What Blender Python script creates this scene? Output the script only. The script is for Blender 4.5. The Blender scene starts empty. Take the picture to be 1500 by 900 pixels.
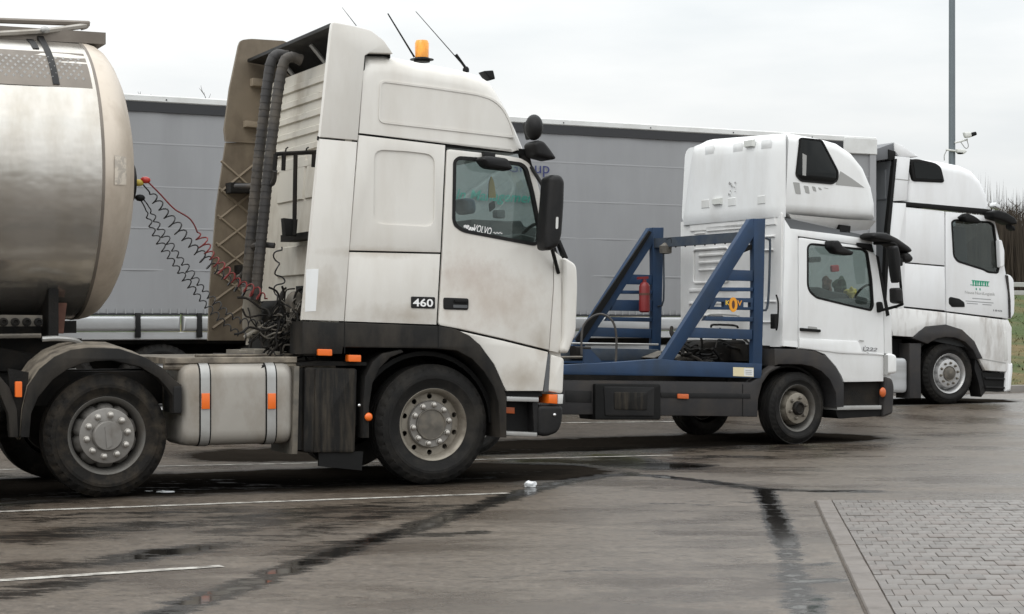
import bpy, bmesh, math, random
import numpy as np
from mathutils import Vector, Matrix, noise
from mathutils.geometry import tessellate_polygon
R = math.radians
random.seed(7)
scene = bpy.context.scene
C = scene.collection
# ------------------------------------------------------------------ camera
FPX, CU, HZ, CAMH = 2750.0, 750.0, 475.0, 1.40      # focal length in photo pixels, optical centre column, horizon row, eye height
cam_d = bpy.data.cameras.new('camera'); cam = bpy.data.objects.new('camera', cam_d); C.objects.link(cam)
cam.location = (0, 0, CAMH); cam.rotation_euler = (R(90), 0, 0)
cam_d.sensor_width = 36.0; cam_d.lens = FPX/1500*36; cam_d.shift_y = (HZ-450)/1500
cam_d.clip_start = .1; cam_d.clip_end = 3000
scene.camera = cam
# ------------------------------------------------------------------ sky and sun (overcast)
SUN_EL, SUN_AZ = R(48), R(205)
world = bpy.data.worlds.new('World'); scene.world = world; world.use_nodes = True
nt = world.node_tree; nt.nodes.clear()
def N(t, **kw):
    n = nt.nodes.new(t)
    for k, v in kw.items(): setattr(n, k, v)
    return n
out = N('ShaderNodeOutputWorld'); bg = N('ShaderNodeBackground')
sky = N('ShaderNodeTexSky', sky_type='NISHITA', sun_disc=False); sky.sun_elevation = SUN_EL; sky.sun_rotation = SUN_AZ
sky.air_density = 1.5; sky.dust_density = 4
tc = N('ShaderNodeTexCoord'); sep = N('ShaderNodeSeparateXYZ'); nt.links.new(tc.outputs['Generated'], sep.inputs[0])
zz = N('ShaderNodeMath', operation='MAXIMUM'); nt.links.new(sep.outputs[2], zz.inputs[0]); zz.inputs[1].default_value = 0
cie = N('ShaderNodeMath', operation='MULTIPLY_ADD'); nt.links.new(zz.outputs[0], cie.inputs[0]); cie.inputs[1].default_value = 1.75; cie.inputs[2].default_value = .80
mp = N('ShaderNodeMapping'); nt.links.new(tc.outputs['Generated'], mp.inputs[0]); mp.inputs['Scale'].default_value = (1.6, 1.6, 6.5)
nz = N('ShaderNodeTexNoise'); nt.links.new(mp.outputs[0], nz.inputs['Vector']); nz.inputs['Scale'].default_value = 2.2; nz.inputs['Detail'].default_value = 6; nz.inputs['Roughness'].default_value = .5
rp = N('ShaderNodeValToRGB'); nt.links.new(nz.outputs['Fac'], rp.inputs[0])
rp.color_ramp.elements[0].position = .33; rp.color_ramp.elements[0].color = (.80, .845, .87, 1)
rp.color_ramp.elements[1].position = .62; rp.color_ramp.elements[1].color = (1.03, 1.04, 1.035, 1)
mul = N('ShaderNodeMix', data_type='RGBA', blend_type='MULTIPLY'); mul.inputs[0].default_value = 1
nt.links.new(rp.outputs[0], mul.inputs[6]); nt.links.new(cie.outputs[0], mul.inputs[7])
sk = N('ShaderNodeMix', data_type='RGBA', blend_type='MULTIPLY'); sk.inputs[0].default_value = 1
nt.links.new(sky.outputs[0], sk.inputs[6]); sk.inputs[7].default_value = (.1, .1, .1, 1)
mx = N('ShaderNodeMix', data_type='RGBA'); mx.inputs[0].default_value = .06
nt.links.new(mul.outputs[2], mx.inputs[6]); nt.links.new(sk.outputs[2], mx.inputs[7])
nt.links.new(mx.outputs[2], bg.inputs[0]); bg.inputs[1].default_value = 1.0
nt.links.new(bg.outputs[0], out.inputs[0])
sun_d = bpy.data.lights.new('sun', 'SUN'); sun_d.energy = .6; sun_d.angle = R(40); sun_d.color = (1, .97, .93)
sun = bpy.data.objects.new('sun', sun_d); C.objects.link(sun)
sun.rotation_euler = (R(90)-SUN_EL, 0, R(180)-SUN_AZ)
sun.location = (-5, 5, 20)
vs = scene.view_settings; vs.view_transform = 'Standard'; vs.look = 'None'; vs.exposure = 0.0; vs.gamma = 1; vs.use_curve_mapping = False
scene.render.engine = 'CYCLES'
scene.cycles.max_bounces = 8; scene.cycles.transparent_max_bounces = 16
# ------------------------------------------------------------------ materials
MATS = {}
def mat(name, col=(.5,.5,.5), rough=.5, metal=0.0, var=0.0, vscale=3.0, dirt=None, damt=0.0, dscale=2.0, dstretch=(1,1,1), bump=0.0, bscale=40.0, spec=.5, coat=0.0, alpha=None, drough=None, dlo=.45, dhi=.7, spots=()):
    """principled paint with noise variation, dirt patches (noise mask) and fine relief; spots = stains (centre, radius, colour, amount)"""
    m = bpy.data.materials.new(name); m.use_nodes = True; t = m.node_tree; nd = t.nodes; L = t.links
    b = nd['Principled BSDF']
    def I(n): return b.inputs[n]
    I('Base Color').default_value = (*col, 1); I('Roughness').default_value = rough; I('Metallic').default_value = metal
    I('Specular IOR Level').default_value = spec; I('Coat Weight').default_value = coat; I('Coat Roughness').default_value = .12
    co = nd.new('ShaderNodeTexCoord')
    cur = None
    if var:
        n = nd.new('ShaderNodeTexNoise'); n.inputs['Scale'].default_value = vscale; n.inputs['Detail'].default_value = 6
        L.new(co.outputs['Object'], n.inputs['Vector'])
        mr = nd.new('ShaderNodeMapRange'); mr.inputs['From Min'].default_value = .25; mr.inputs['From Max'].default_value = .75
        mr.inputs['To Min'].default_value = 1-var; mr.inputs['To Max'].default_value = 1+var
        L.new(n.outputs['Fac'], mr.inputs[0])
        k = nd.new('ShaderNodeMix'); k.data_type = 'RGBA'; k.blend_type = 'MULTIPLY'; k.inputs[0].default_value = 1
        k.inputs[6].default_value = (*col, 1); L.new(mr.outputs[0], k.inputs[7]); cur = k.outputs[2]
    rcur = None
    def lay(maskout, c, r2=None):
        nonlocal cur, rcur
        k = nd.new('ShaderNodeMix'); k.data_type = 'RGBA'; L.new(maskout, k.inputs[0])
        if cur is None: k.inputs[6].default_value = (*col, 1)
        else: L.new(cur, k.inputs[6])
        k.inputs[7].default_value = (*c, 1); cur = k.outputs[2]
        if r2 is not None:
            q = nd.new('ShaderNodeMix'); q.data_type = 'FLOAT'; L.new(maskout, q.inputs[0])
            if rcur is None: q.inputs[2].default_value = rough
            else: L.new(rcur, q.inputs[2])
            q.inputs[3].default_value = r2; rcur = q.outputs[0]
    if dirt and damt:
        mpp = nd.new('ShaderNodeMapping'); mpp.inputs['Scale'].default_value = dstretch; L.new(co.outputs['Object'], mpp.inputs[0])
        n = nd.new('ShaderNodeTexNoise'); n.inputs['Scale'].default_value = dscale; n.inputs['Detail'].default_value = 8; n.inputs['Roughness'].default_value = .62
        L.new(mpp.outputs[0], n.inputs['Vector'])
        mr = nd.new('ShaderNodeMapRange'); mr.inputs['From Min'].default_value = dlo; mr.inputs['From Max'].default_value = dhi; mr.inputs['To Max'].default_value = damt
        L.new(n.outputs['Fac'], mr.inputs[0]); lay(mr.outputs[0], dirt, .8 if drough is None else drough)
    for (cc, rad, c2, amt, st) in spots:
        vm = nd.new('ShaderNodeMapping'); vm.inputs['Location'].default_value = tuple(-cc[i]/rad[i] for i in range(3)); vm.inputs['Scale'].default_value = tuple(1/q for q in rad)
        L.new(co.outputs['Object'], vm.inputs[0])
        ln = nd.new('ShaderNodeVectorMath'); ln.operation = 'LENGTH'; L.new(vm.outputs[0], ln.inputs[0])
        n = nd.new('ShaderNodeTexNoise'); n.inputs['Scale'].default_value = st; n.inputs['Detail'].default_value = 8; n.inputs['Roughness'].default_value = .65
        sm = nd.new('ShaderNodeMapping'); sm.inputs['Scale'].default_value = (1.0, 1, .8); sm.inputs['Rotation'].default_value = (0, R(28), 0); L.new(co.outputs['Object'], sm.inputs[0]); L.new(sm.outputs[0], n.inputs['Vector'])
        a = nd.new('ShaderNodeMath'); a.operation = 'MULTIPLY_ADD'; a.inputs[1].default_value = 2.2; a.inputs[2].default_value = -.35; L.new(n.outputs['Fac'], a.inputs[0])
        s = nd.new('ShaderNodeMath'); s.operation = 'SUBTRACT'; L.new(a.outputs[0], s.inputs[0]); L.new(ln.outputs['Value'], s.inputs[1])
        mr = nd.new('ShaderNodeMapRange'); mr.inputs['From Min'].default_value = -.45; mr.inputs['From Max'].default_value = .75; mr.inputs['To Max'].default_value = amt
        L.new(s.outputs[0], mr.inputs[0]); lay(mr.outputs[0], c2, .8)
    if cur is not None: L.new(cur, I('Base Color'))
    if rcur is not None: L.new(rcur, I('Roughness'))
    if bump:
        n = nd.new('ShaderNodeTexNoise'); n.inputs['Scale'].default_value = bscale; n.inputs['Detail'].default_value = 5; L.new(co.outputs['Object'], n.inputs['Vector'])
        bp = nd.new('ShaderNodeBump'); bp.inputs['Strength'].default_value = bump; bp.inputs['Distance'].default_value = .01
        L.new(n.outputs['Fac'], bp.inputs['Height']); L.new(bp.outputs[0], I('Normal'))
    MATS[name] = m
    return m
def glass(name, tint=(.75,.85,.82), refl=1.0, dust=0.0):
    m = bpy.data.materials.new(name); m.use_nodes = True; t = m.node_tree; nd = t.nodes; L = t.links; nd.clear()
    o = nd.new('ShaderNodeOutputMaterial'); tr = nd.new('ShaderNodeBsdfTransparent'); tr.inputs[0].default_value = (*tint, 1)
    gl = nd.new('ShaderNodeBsdfGlossy'); gl.inputs['Roughness'].default_value = .02; gl.inputs['Color'].default_value = (.9,.95,.95,1)
    fr = nd.new('ShaderNodeFresnel'); ge = nd.new('ShaderNodeNewGeometry'); io = nd.new('ShaderNodeMix'); io.data_type = 'FLOAT'; io.inputs[2].default_value = 1.5; io.inputs[3].default_value = 1/1.5; L.new(ge.outputs['Backfacing'], io.inputs[0]); L.new(io.outputs[0], fr.inputs[0])
    mu = nd.new('ShaderNodeMath'); mu.operation = 'MULTIPLY'; mu.inputs[1].default_value = refl; L.new(fr.outputs[0], mu.inputs[0])
    mxx = nd.new('ShaderNodeMixShader'); L.new(mu.outputs[0], mxx.inputs[0]); L.new(tr.outputs[0], mxx.inputs[1]); L.new(gl.outputs[0], mxx.inputs[2])
    last = mxx
    if dust:
        df = nd.new('ShaderNodeBsdfDiffuse'); df.inputs[0].default_value = (.45,.46,.43,1)
        co = nd.new('ShaderNodeTexCoord'); n = nd.new('ShaderNodeTexNoise'); n.inputs['Scale'].default_value = 6; n.inputs['Detail'].default_value = 8; L.new(co.outputs['Object'], n.inputs[0])
        mr = nd.new('ShaderNodeMapRange'); mr.inputs['From Min'].default_value = .3; mr.inputs['From Max'].default_value = .75; mr.inputs['To Max'].default_value = dust; L.new(n.outputs['Fac'], mr.inputs[0])
        m2 = nd.new('ShaderNodeMixShader'); L.new(mr.outputs[0], m2.inputs[0]); L.new(mxx.outputs[0], m2.inputs[1]); L.new(df.outputs[0], m2.inputs[2]); last = m2
    L.new(last.outputs[0], o.inputs[0])
    MATS[name] = m; return m
DIRT = (.16,.125,.09)
mat('white_clean', (.80,.81,.81), .3, var=.02, dirt=(.55,.53,.50), damt=.35, dscale=1.6, dstretch=(1.5,1.5,.5), coat=.25)
mat('white_actros', (.78,.79,.80), .28, var=.02, dirt=(.50,.47,.43), damt=.30, dscale=1.4, dstretch=(1.5,1.5,.4), coat=.3)
mat('white_actros_low', (.74,.74,.73), .4, var=.03, dirt=(.25,.21,.17), damt=.75, dscale=1.8, dstretch=(2.5,2.5,.7))
mat('white_print', (.85,.85,.85), .5)
mat('grey_print', (.18,.18,.19), .5)
mat('graphic_grey', (.33,.33,.32), .4)
mat('cream_wall', (.60,.57,.50), .45, var=.03, dirt=(.30,.25,.19), damt=.6, dscale=1.8, dstretch=(1,1.2,.6))
mat('white_wall', (.77,.77,.76), .4, var=.02, dirt=(.42,.40,.37), damt=.4, dscale=1.6, dstretch=(1,1.2,.6))
mat('dark_plastic', (.010,.010,.0105), .48, var=.15, vscale=9, dirt=(.035,.032,.029), damt=.35, dscale=3, bump=.15, bscale=120, spec=.25)
mat('arch_plastic', (.012,.0115,.011), .6, var=.2, vscale=7, spec=.2, dirt=(.055,.047,.038), damt=.8, dscale=2.4, dstretch=(1,1,.4), bump=.15, bscale=120)
mat('grey_plastic', (.036,.035,.036), .55, var=.15, spec=.2, dirt=(.068,.058,.049), damt=.7, dscale=2.2, bump=.1, bscale=120)
mat('black', (.007,.007,.007), .6, var=.2, vscale=8, spec=.2)
mat('chassis_black', (.010,.0095,.009), .7, var=.3, vscale=6, spec=.2, dirt=(.032,.026,.02), damt=.7, dscale=4, bump=.3, bscale=60)
mat('box_black', (.009,.0085,.008), .5, var=.3, vscale=6, spec=.2, dirt=(.060,.050,.038), damt=.75, dscale=6, dstretch=(2.5,2.5,.3), bump=.15)
mat('rubber', (.0125,.012,.0115), .75, var=.2, vscale=7, spec=.2, dirt=(.036,.032,.027), damt=.8, dscale=3.5, bump=.25, bscale=70)
mat('rubber_mud', (.011,.010,.009), .8, var=.25, vscale=8, spec=.2, dirt=(.045,.036,.026), damt=.9, dscale=6, bump=.35, bscale=60)
mat('rim_tan', (.26,.235,.195), .5, metal=.4, var=.12, vscale=9, dirt=(.085,.066,.048), damt=.85, dscale=4)
mat('rim_silver', (.24,.228,.212), .45, metal=.5, var=.1, vscale=10, dirt=(.10,.084,.066), damt=.7, dscale=5)
mat('rim_alloy', (.50,.50,.50), .38, metal=.5, var=.08, vscale=10, dirt=(.25,.23,.2), damt=.5, dscale=5)
mat('rim_lip_grey', (.13,.125,.115), .5, metal=.4, var=.15, vscale=10, dirt=(.07,.058,.046), damt=.7, dscale=5)
mat('rim_dark', (.02,.017,.014), .7, metal=.2, spec=.2, var=.3, vscale=10)
mat('hub_grey', (.115,.105,.09), .6, metal=.3, var=.25, vscale=14, dirt=(.22,.19,.15), damt=.6, dscale=10)
mat('chrome', (.6,.6,.6), .25, metal=1, var=.06)
mat('nut_metal', (.40,.38,.35), .4, metal=.8, var=.15, vscale=20)
mat('tank_alu', (.36,.338,.305), .45, metal=.35, var=.06, vscale=3, dirt=(.22,.185,.14), damt=.7, dscale=2.2, dstretch=(1.2,1.2,.7))
mat('strap_alu', (.42,.42,.41), .4, metal=.5, var=.08, dirt=(.2,.18,.15), damt=.5)
mat('orange_lens', (.80,.15,.012), .3, spec=.5, coat=.3)
mat('beacon_orange', (.90,.34,.02), .2, spec=.6, coat=.5, var=.25, vscale=14)
mat('orange_dim', (.55,.12,.03), .35)
mat('red_lens', (.45,.03,.02), .3)
mat('clear_lens', (.6,.6,.58), .15, coat=.5)
mat('interior', (.035,.037,.038), .8)
mat('interior_grey', (.10,.105,.11), .8)
mat('seat_blue', (.05,.075,.11), .9, var=.2)
mat('steel_tan', (.185,.150,.108), .65, metal=.1, var=.15, vscale=4, dirt=(.085,.064,.044), damt=.7, dscale=3, dstretch=(1,1,.5))
mat('steel_rib', (.25,.205,.15), .7)
mat('rust', (.11,.05,.035), .85, var=.3, vscale=12)
mat('deck_dirt', (.22,.19,.15), .75, var=.3, vscale=8, dirt=(.06,.05,.04), damt=.9, dscale=7, bump=.3, bscale=40)
mat('hose_grey', (.055,.053,.053), .6, var=.25, vscale=6, spec=.3, dirt=(.15,.128,.10), damt=.65, dscale=3)
mat('canister', (.30,.275,.23), .6, var=.15, dirt=(.12,.1,.08), damt=.6)
mat('hose_black', (.018,.018,.02), .5)
mat('hose_red', (.20,.028,.026), .6, var=.3, vscale=5)
mat('yellow', (.45,.34,.05), .6, var=.3, vscale=20)
mat('green', (.03,.05,.028), .8, var=.4, vscale=20)
mat('gold', (.50,.33,.10), .5)
mat('red_cloth', (.40,.03,.04), .7)
mat('blue_steel', (.015,.040,.092), .5, var=.15, vscale=4, spec=.35, dirt=(.026,.04,.062), damt=.7, dscale=3, dstretch=(1,1,.6), bump=.06, bscale=30)
mat('blue_worn', (.055,.068,.085), .6, metal=.2, var=.2, vscale=5, dirt=(.02,.04,.08), damt=.7, dscale=4)
mat('extinguisher_red', (.19,.015,.015), .45, var=.12)
mat('curtain', (.285,.29,.30), .5, var=.05, vscale=1.2, dirt=(.22,.222,.226), damt=.4, dscale=1.3, dstretch=(1.6,1,.22), bump=.12, bscale=2.5)
mat('curtain_seam', (.315,.32,.33), .5)
mat('rail_white', (.70,.71,.70), .4, var=.04, dirt=(.4,.38,.35), damt=.4)
mat('rail_black', (.022,.023,.026), .5)
mat('alu_board', (.52,.53,.54), .42, metal=.75, var=.06, dirt=(.25,.24,.22), damt=.5, dscale=2, dstretch=(.3,1,2))
mat('blue_print', (.022,.03,.13), .5)
mat('green_print', (.02,.33,.27), .5)
mat('logo_green', (.02,.30,.17), .5)
mat('cream_fleck', (.70,.62,.40), .5)
mat('orange_print', (.75,.32,.02), .5)
mat('yellow_print', (.75,.5,.05), .5)
mat('spoiler_grey', (.13,.135,.145), .45, var=.05)
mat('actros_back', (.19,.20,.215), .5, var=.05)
mat('pole_grey', (.15,.175,.19), .5, metal=.3, var=.06)
mat('camera_white', (.62,.63,.60), .4)
mat('paint_line', (.46,.44,.40), .6, var=.15, vscale=6, dirt=(.10,.088,.075), damt=.9, dscale=8, dlo=.44, dhi=.62)
mat('litter', (.7,.72,.73), .5, var=.1, vscale=20)
mat('bark', (.035,.027,.021), .9, var=.2, vscale=3)
mat('twig', (.042,.031,.021), .9, var=.25, vscale=1)
mat('fence_white', (.40,.40,.38), .6, var=.05)
glass('window_glass', (.76,.83,.81), 1.0, .06)
glass('screen_glass', (.86,.92,.905), 1.0, .06)
glass('cab_glass_dark', (.66,.70,.69), 1.1, .02)
glass('roof_glass_dark', (.10,.07,.075), .7)
glass('cab_glass_green', (.80,.86,.84), 1.0, .05)
# brushed tank cladding with dents
m = mat('tank_steel', (.56,.535,.495), .19, metal=.80, var=.05, vscale=1.2, dirt=(.36,.32,.26), damt=.5, dscale=2.2, dstretch=(1.6,1,.5), drough=.34)
t = m.node_tree; nd = t.nodes; L = t.links
co = nd.new('ShaderNodeTexCoord'); n1 = nd.new('ShaderNodeTexNoise'); n1.inputs['Scale'].default_value = 1.6; n1.inputs['Detail'].default_value = 3
mp1 = nd.new('ShaderNodeMapping'); mp1.inputs['Scale'].default_value = (1,1,1.6); L.new(co.outputs['Object'], mp1.inputs[0]); L.new(mp1.outputs[0], n1.inputs[0])
b1 = nd.new('ShaderNodeBump'); b1.inputs['Strength'].default_value = .2; b1.inputs['Distance'].default_value = .10; L.new(n1.outputs['Fac'], b1.inputs['Height'])
L.new(b1.outputs[0], nd['Principled BSDF'].inputs['Normal'])
mat('tank_dome', (.58,.51,.43), .42, metal=.25, var=.05, vscale=2, dirt=(.30,.24,.18), damt=.65, dscale=2, dstretch=(1,1,.6))
mat('tread_plate', (.34,.335,.325), .4, metal=.7, var=.1, vscale=15)
mat('walk_steel', (.20,.175,.15), .55, metal=.4, var=.12, vscale=5, dirt=(.10,.085,.07), damt=.5)
# ------------------------------------------------------------------ mesh helpers
def area(p): return sum(p[i][0]*p[(i+1)%len(p)][1]-p[(i+1)%len(p)][0]*p[i][1] for i in range(len(p)))/2
def ccw(p): return list(p) if area(p) > 0 else list(reversed(p))
def rnd(poly, r, seg=4, only=None):
    """fillet the corners of a polygon"""
    o = []; n = len(poly)
    for i, b in enumerate(poly):
        if only is not None and i not in only: o.append(tuple(b)); continue
        a = Vector(poly[i-1]); c = Vector(poly[(i+1) % n]); b = Vector(b)
        d = min(r, .45*(a-b).length, .45*(c-b).length)
        p = b+(a-b).normalized()*d; q = b+(c-b).normalized()*d
        for k in range(seg+1):
            t = k/seg; o.append(tuple((1-t)**2*p+2*t*(1-t)*b+t*t*q))
    return o
def inset(poly, d, fac=None):
    """move each edge of a ccw polygon inward by d (times its factor)"""
    n = len(poly); out = []
    for i in range(n):
        a, b, c = Vector(poly[i-1]), Vector(poly[i]), Vector(poly[(i+1) % n])
        e1 = (b-a); e2 = (c-b)
        if e1.length < 1e-7 or e2.length < 1e-7: out.append(tuple(b)); continue
        e1.normalize(); e2.normalize()
        n1 = Vector((-e1.y, e1.x)); n2 = Vector((-e2.y, e2.x))
        d1 = d*(fac[i-1] if fac else 1); d2 = d*(fac[i] if fac else 1)
        cr = e1.x*e2.y-e1.y*e2.x
        if abs(cr) < .05: out.append(tuple(b+n1*(d1+d2)/2)); continue
        p1 = a+n1*d1; p2 = b+n2*d2
        tt = ((p2-p1).x*e2.y-(p2-p1).y*e2.x)/cr
        v = p1+e1*tt
        if (v-b).length > 3*max(abs(d1), abs(d2)): v = b+(v-b).normalized()*3*max(abs(d1), abs(d2))
        out.append(tuple(v))
    return out
def circ(c, r, n=24, ry=None): return [(c[0]+r*math.cos(2*math.pi*i/n), c[1]+(ry or r)*math.sin(2*math.pi*i/n)) for i in range(n)]
class MB:
    def __init__(s): s.v = []; s.f = []
    def add(s, vs, fs):
        b = len(s.v); s.v += [tuple(q) for q in vs]; s.f += [tuple(b+i for i in f) for f in fs]; return s
    def box(s, x0, x1, y0, y1, z0, z1, r=0):
        if r: return s.prism([(x0,z0),(x1,z0),(x1,z1),(x0,z1)], y0, y1, r=r, n=1, back=True)
        vs = [(x,y,z) for z in (z0,z1) for y in (y0,y1) for x in (x0,x1)]
        return s.add(vs, [(0,2,3,1),(4,5,7,6),(0,1,5,4),(2,6,7,3),(0,4,6,2),(1,3,7,5)])
    def prism(s, poly, w0, w1, r=0, n=2, holes=(), fac=None, back=False, cap=True):
        """plate in the (s,h) plane from w0 (near face) to w1; near rim rounded by r, holes cut through"""
        if area(poly) < 0:
            poly = list(reversed(poly)); fac = None if fac is None else list(reversed(fac[:-1]))+[fac[-1]]
        rings = []
        if r:
            for i in range(n+1):
                t = i/n*math.pi/2; rings.append((inset(poly, r*(1-math.sin(t)), fac), w0+r*(1-math.cos(t))))
        else: rings.append((poly, w0))
        if back and r:
            for i in range(n, -1, -1):
                t = i/n*math.pi/2; rings.append((inset(poly, r*(1-math.sin(t)), fac), w1-r*(1-math.cos(t))))
        else: rings.append((poly, w1))
        k = len(poly); vs = []; fs = []
        for pl, w in rings: vs += [(p[0], w, p[1]) for p in pl]
        for j in range(len(rings)-1):
            for i in range(k):
                a = j*k+i; b = j*k+(i+1) % k; fs.append((a, a+k, b+k, b))
        hl = [ccw(h) for h in holes]
        def capf(pl, w, flip):
            loops = [[Vector((p[0], p[1], 0)) for p in pl]]+[[Vector((p[0], p[1], 0)) for p in reversed(h)] for h in hl]
            flat = [p for l in loops for p in l]; b = len(vs)
            vs.extend((p.x, w, p.y) for p in flat)
            for tri in tessellate_polygon(loops):
                fs.append(tuple(b+i for i in (tri if not flip else reversed(tri))))
        if cap:
            capf(rings[0][0], rings[0][1], False); capf(rings[-1][0], rings[-1][1], True)
        for h in hl:
            b = len(vs); m = len(h)
            vs += [(p[0], w0, p[1]) for p in h]+[(p[0], w1, p[1]) for p in h]
            for i in range(m): fs.append((b+i, b+(i+1) % m, b+m+(i+1) % m, b+m+i))
        return s.add(vs, fs)
    def ring(s, poly, width, w0, w1):
        """frame of given width running inside a polygon"""
        poly = ccw(poly); return s.prism(poly, w0, w1, holes=[inset(poly, width)])
    def lathe(s, c, prof, n=48, axis='w', caps=True):
        """turn (offset, radius) about an axis through c=(s,w,h)"""
        vs = []; fs = []
        for (o, r) in prof:
            for i in range(n):
                a = 2*math.pi*i/n; x, z = r*math.cos(a), r*math.sin(a)
                vs.append((c[0]+x, c[1]+o, c[2]+z) if axis == 'w' else (c[0]+x, c[1]+z, c[2]+o) if axis == 'h' else (c[0]+o, c[1]+x, c[2]+z))
        for j in range(len(prof)-1):
            for i in range(n):
                a = j*n+i; b = j*n+(i+1) % n; fs.append((a, b, b+n, a+n))
        if caps and prof[0][1] > 1e-4: fs.append(tuple(range(n)))
        if caps and prof[-1][1] > 1e-4: fs.append(tuple((len(prof)-1)*n+i for i in reversed(range(n))))
        return s.add(vs, fs)
    def tube(s, pts, r, n=8, smooth=0, caps=True):
        pts = [Vector(p) for p in pts]
        if smooth:
            q = []
            P = [pts[0]]+pts+[pts[-1]]
            for i in range(1, len(P)-2):
                for k in range(smooth):
                    t = k/smooth; a, b, c, d = P[i-1], P[i], P[i+1], P[i+2]
                    q.append(.5*((2*b)+(c-a)*t+(2*a-5*b+4*c-d)*t*t+(-a+3*b-3*c+d)*t**3))
            q.append(pts[-1]); pts = q
        rr = r if isinstance(r, (list, tuple)) else None
        vs = []; fs = []; up = None
        for i, p in enumerate(pts):
            d = (pts[min(i+1, len(pts)-1)]-pts[max(i-1, 0)])
            d = d.normalized() if d.length > 1e-9 else Vector((0,0,1))
            if up is None: up = d.orthogonal().normalized()
            up = (up-d*up.dot(d)); up = up.normalized() if up.length > 1e-6 else d.orthogonal().normalized()
            sd = d.cross(up)
            ra = (rr[0]+(rr[1]-rr[0])*i/(len(pts)-1)) if rr else r
            for k in range(n):
                a = 2*math.pi*k/n; vs.append(p+up*math.cos(a)*ra+sd*math.sin(a)*ra)
        for j in range(len(pts)-1):
            for k in range(n):
                a = j*n+k; b = j*n+(k+1) % n; fs.append((a, b, b+n, a+n))
        if caps: fs.append(tuple(reversed(range(n)))); fs.append(tuple((len(pts)-1)*n+k for k in range(n)))
        return s.add(vs, fs)
    def ball(s, c, r, n=16, m=10):
        rx, ry, rz = r if isinstance(r, (list, tuple)) else (r, r, r)
        vs = [(c[0], c[1], c[2]-rz)]; fs = []
        for j in range(1, m):
            t = -math.pi/2+math.pi*j/m
            for i in range(n):
                a = 2*math.pi*i/n; vs.append((c[0]+rx*math.cos(t)*math.cos(a), c[1]+ry*math.cos(t)*math.sin(a), c[2]+rz*math.sin(t)))
        vs.append((c[0], c[1], c[2]+rz)); e = len(vs)-1
        for i in range(n): fs.append((0, 1+(i+1) % n, 1+i)); fs.append((e, e-n+i, e-n+(i+1) % n))
        for j in range(m-2):
            for i in range(n):
                a = 1+j*n+i; b = 1+j*n+(i+1) % n; fs.append((a, b, b+n, a+n))
        return s.add(vs, fs)
    def mesh(s, name, material, smooth=True, ang=38):
        me = bpy.data.meshes.new(name); me.from_pydata(s.v, [], s.f)
        bm = bmesh.new(); bm.from_mesh(me); bmesh.ops.remove_doubles(bm, verts=bm.verts, dist=1e-5)
        bmesh.ops.recalc_face_normals(bm, faces=bm.faces); bm.to_mesh(me); bm.free()
        me.materials.append(MATS[material] if isinstance(material, str) else material)
        if smooth:
            me.shade_smooth(); me.set_sharp_from_angle(angle=R(ang))
        return me
    def build(s, name, material, parent=None, smooth=True, ang=38, kind=None, label=None):
        o = bpy.data.objects.new(name, s.mesh(name, material, smooth, ang)); C.objects.link(o)
        if parent is not None: o.parent = parent
        if kind: o['kind'] = kind
        if label: o['label'] = label
        return o
def thing(name, label, cat, loc=(0,0,0), rz=0, group=None):
    o = bpy.data.objects.new(name, None); C.objects.link(o); o.location = loc; o.rotation_euler = (0,0,rz); o.empty_display_size = .2
    o['label'] = label; o['category'] = cat
    if group: o['group'] = group
    return o
def tag(o, label, cat, group=None):
    o['label'] = label; o['category'] = cat
    if group: o['group'] = group
    return o
def inst(me, name, parent, loc=(0,0,0), rot=(0,0,0), label=None):
    o = bpy.data.objects.new(name, me); C.objects.link(o); o.parent = parent; o.location = loc; o.rotation_euler = rot
    if label: o['label'] = label
    return o
def gz(x, y):
    """height of the ground: the lot rises a little towards the articulated lorry at the back"""
    n = -x*math.sin(R(26))+y*math.cos(R(26)); t = min(1, max(0, (n-19.6)/3.3)); return .16*t*t*(3-2*t)
def gp(u, v, z=0.0):
    y = (CAMH-z)*FPX/(v-HZ); return ((u-CU)/FPX*y, y)
class Frame:
    """a vehicle's own axes: s forward, w away from its near side, h up; p() lays a measured point on the plane w"""
    def __init__(s, u, Y, a, z=0.0):
        s.x, s.y, s.z, s.a = (u-CU)/FPX*Y, Y, z, R(a); s.ca, s.sa = math.cos(s.a), math.sin(s.a)
    def p(s, u, v, w=0.0):
        k = (u-CU)/FPX; t = (k*(s.y+w*s.ca)-s.x+w*s.sa)/(s.ca-k*s.sa)
        Y = s.y+t*s.sa+w*s.ca; return (t, CAMH-(v-HZ)/FPX*Y-s.z)
    def pl(s, pts, w=0.0): return [s.p(u, v, w) for u, v in pts]
    def p3(s, u, v, w=0.0):
        a, h = s.p(u, v, w); return (a, w, h)
    def q(s, u, v, t):
        """point on the cross plane s=t"""
        k = (u-CU)/FPX; w = (k*(s.y+t*s.sa)-s.x-t*s.ca)/(-s.sa-k*s.ca)
        Y = s.y+t*s.sa+w*s.ca; return (t, w, CAMH-(v-HZ)/FPX*Y-s.z)
    def loc(s): return (s.x, s.y, s.z)
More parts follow.
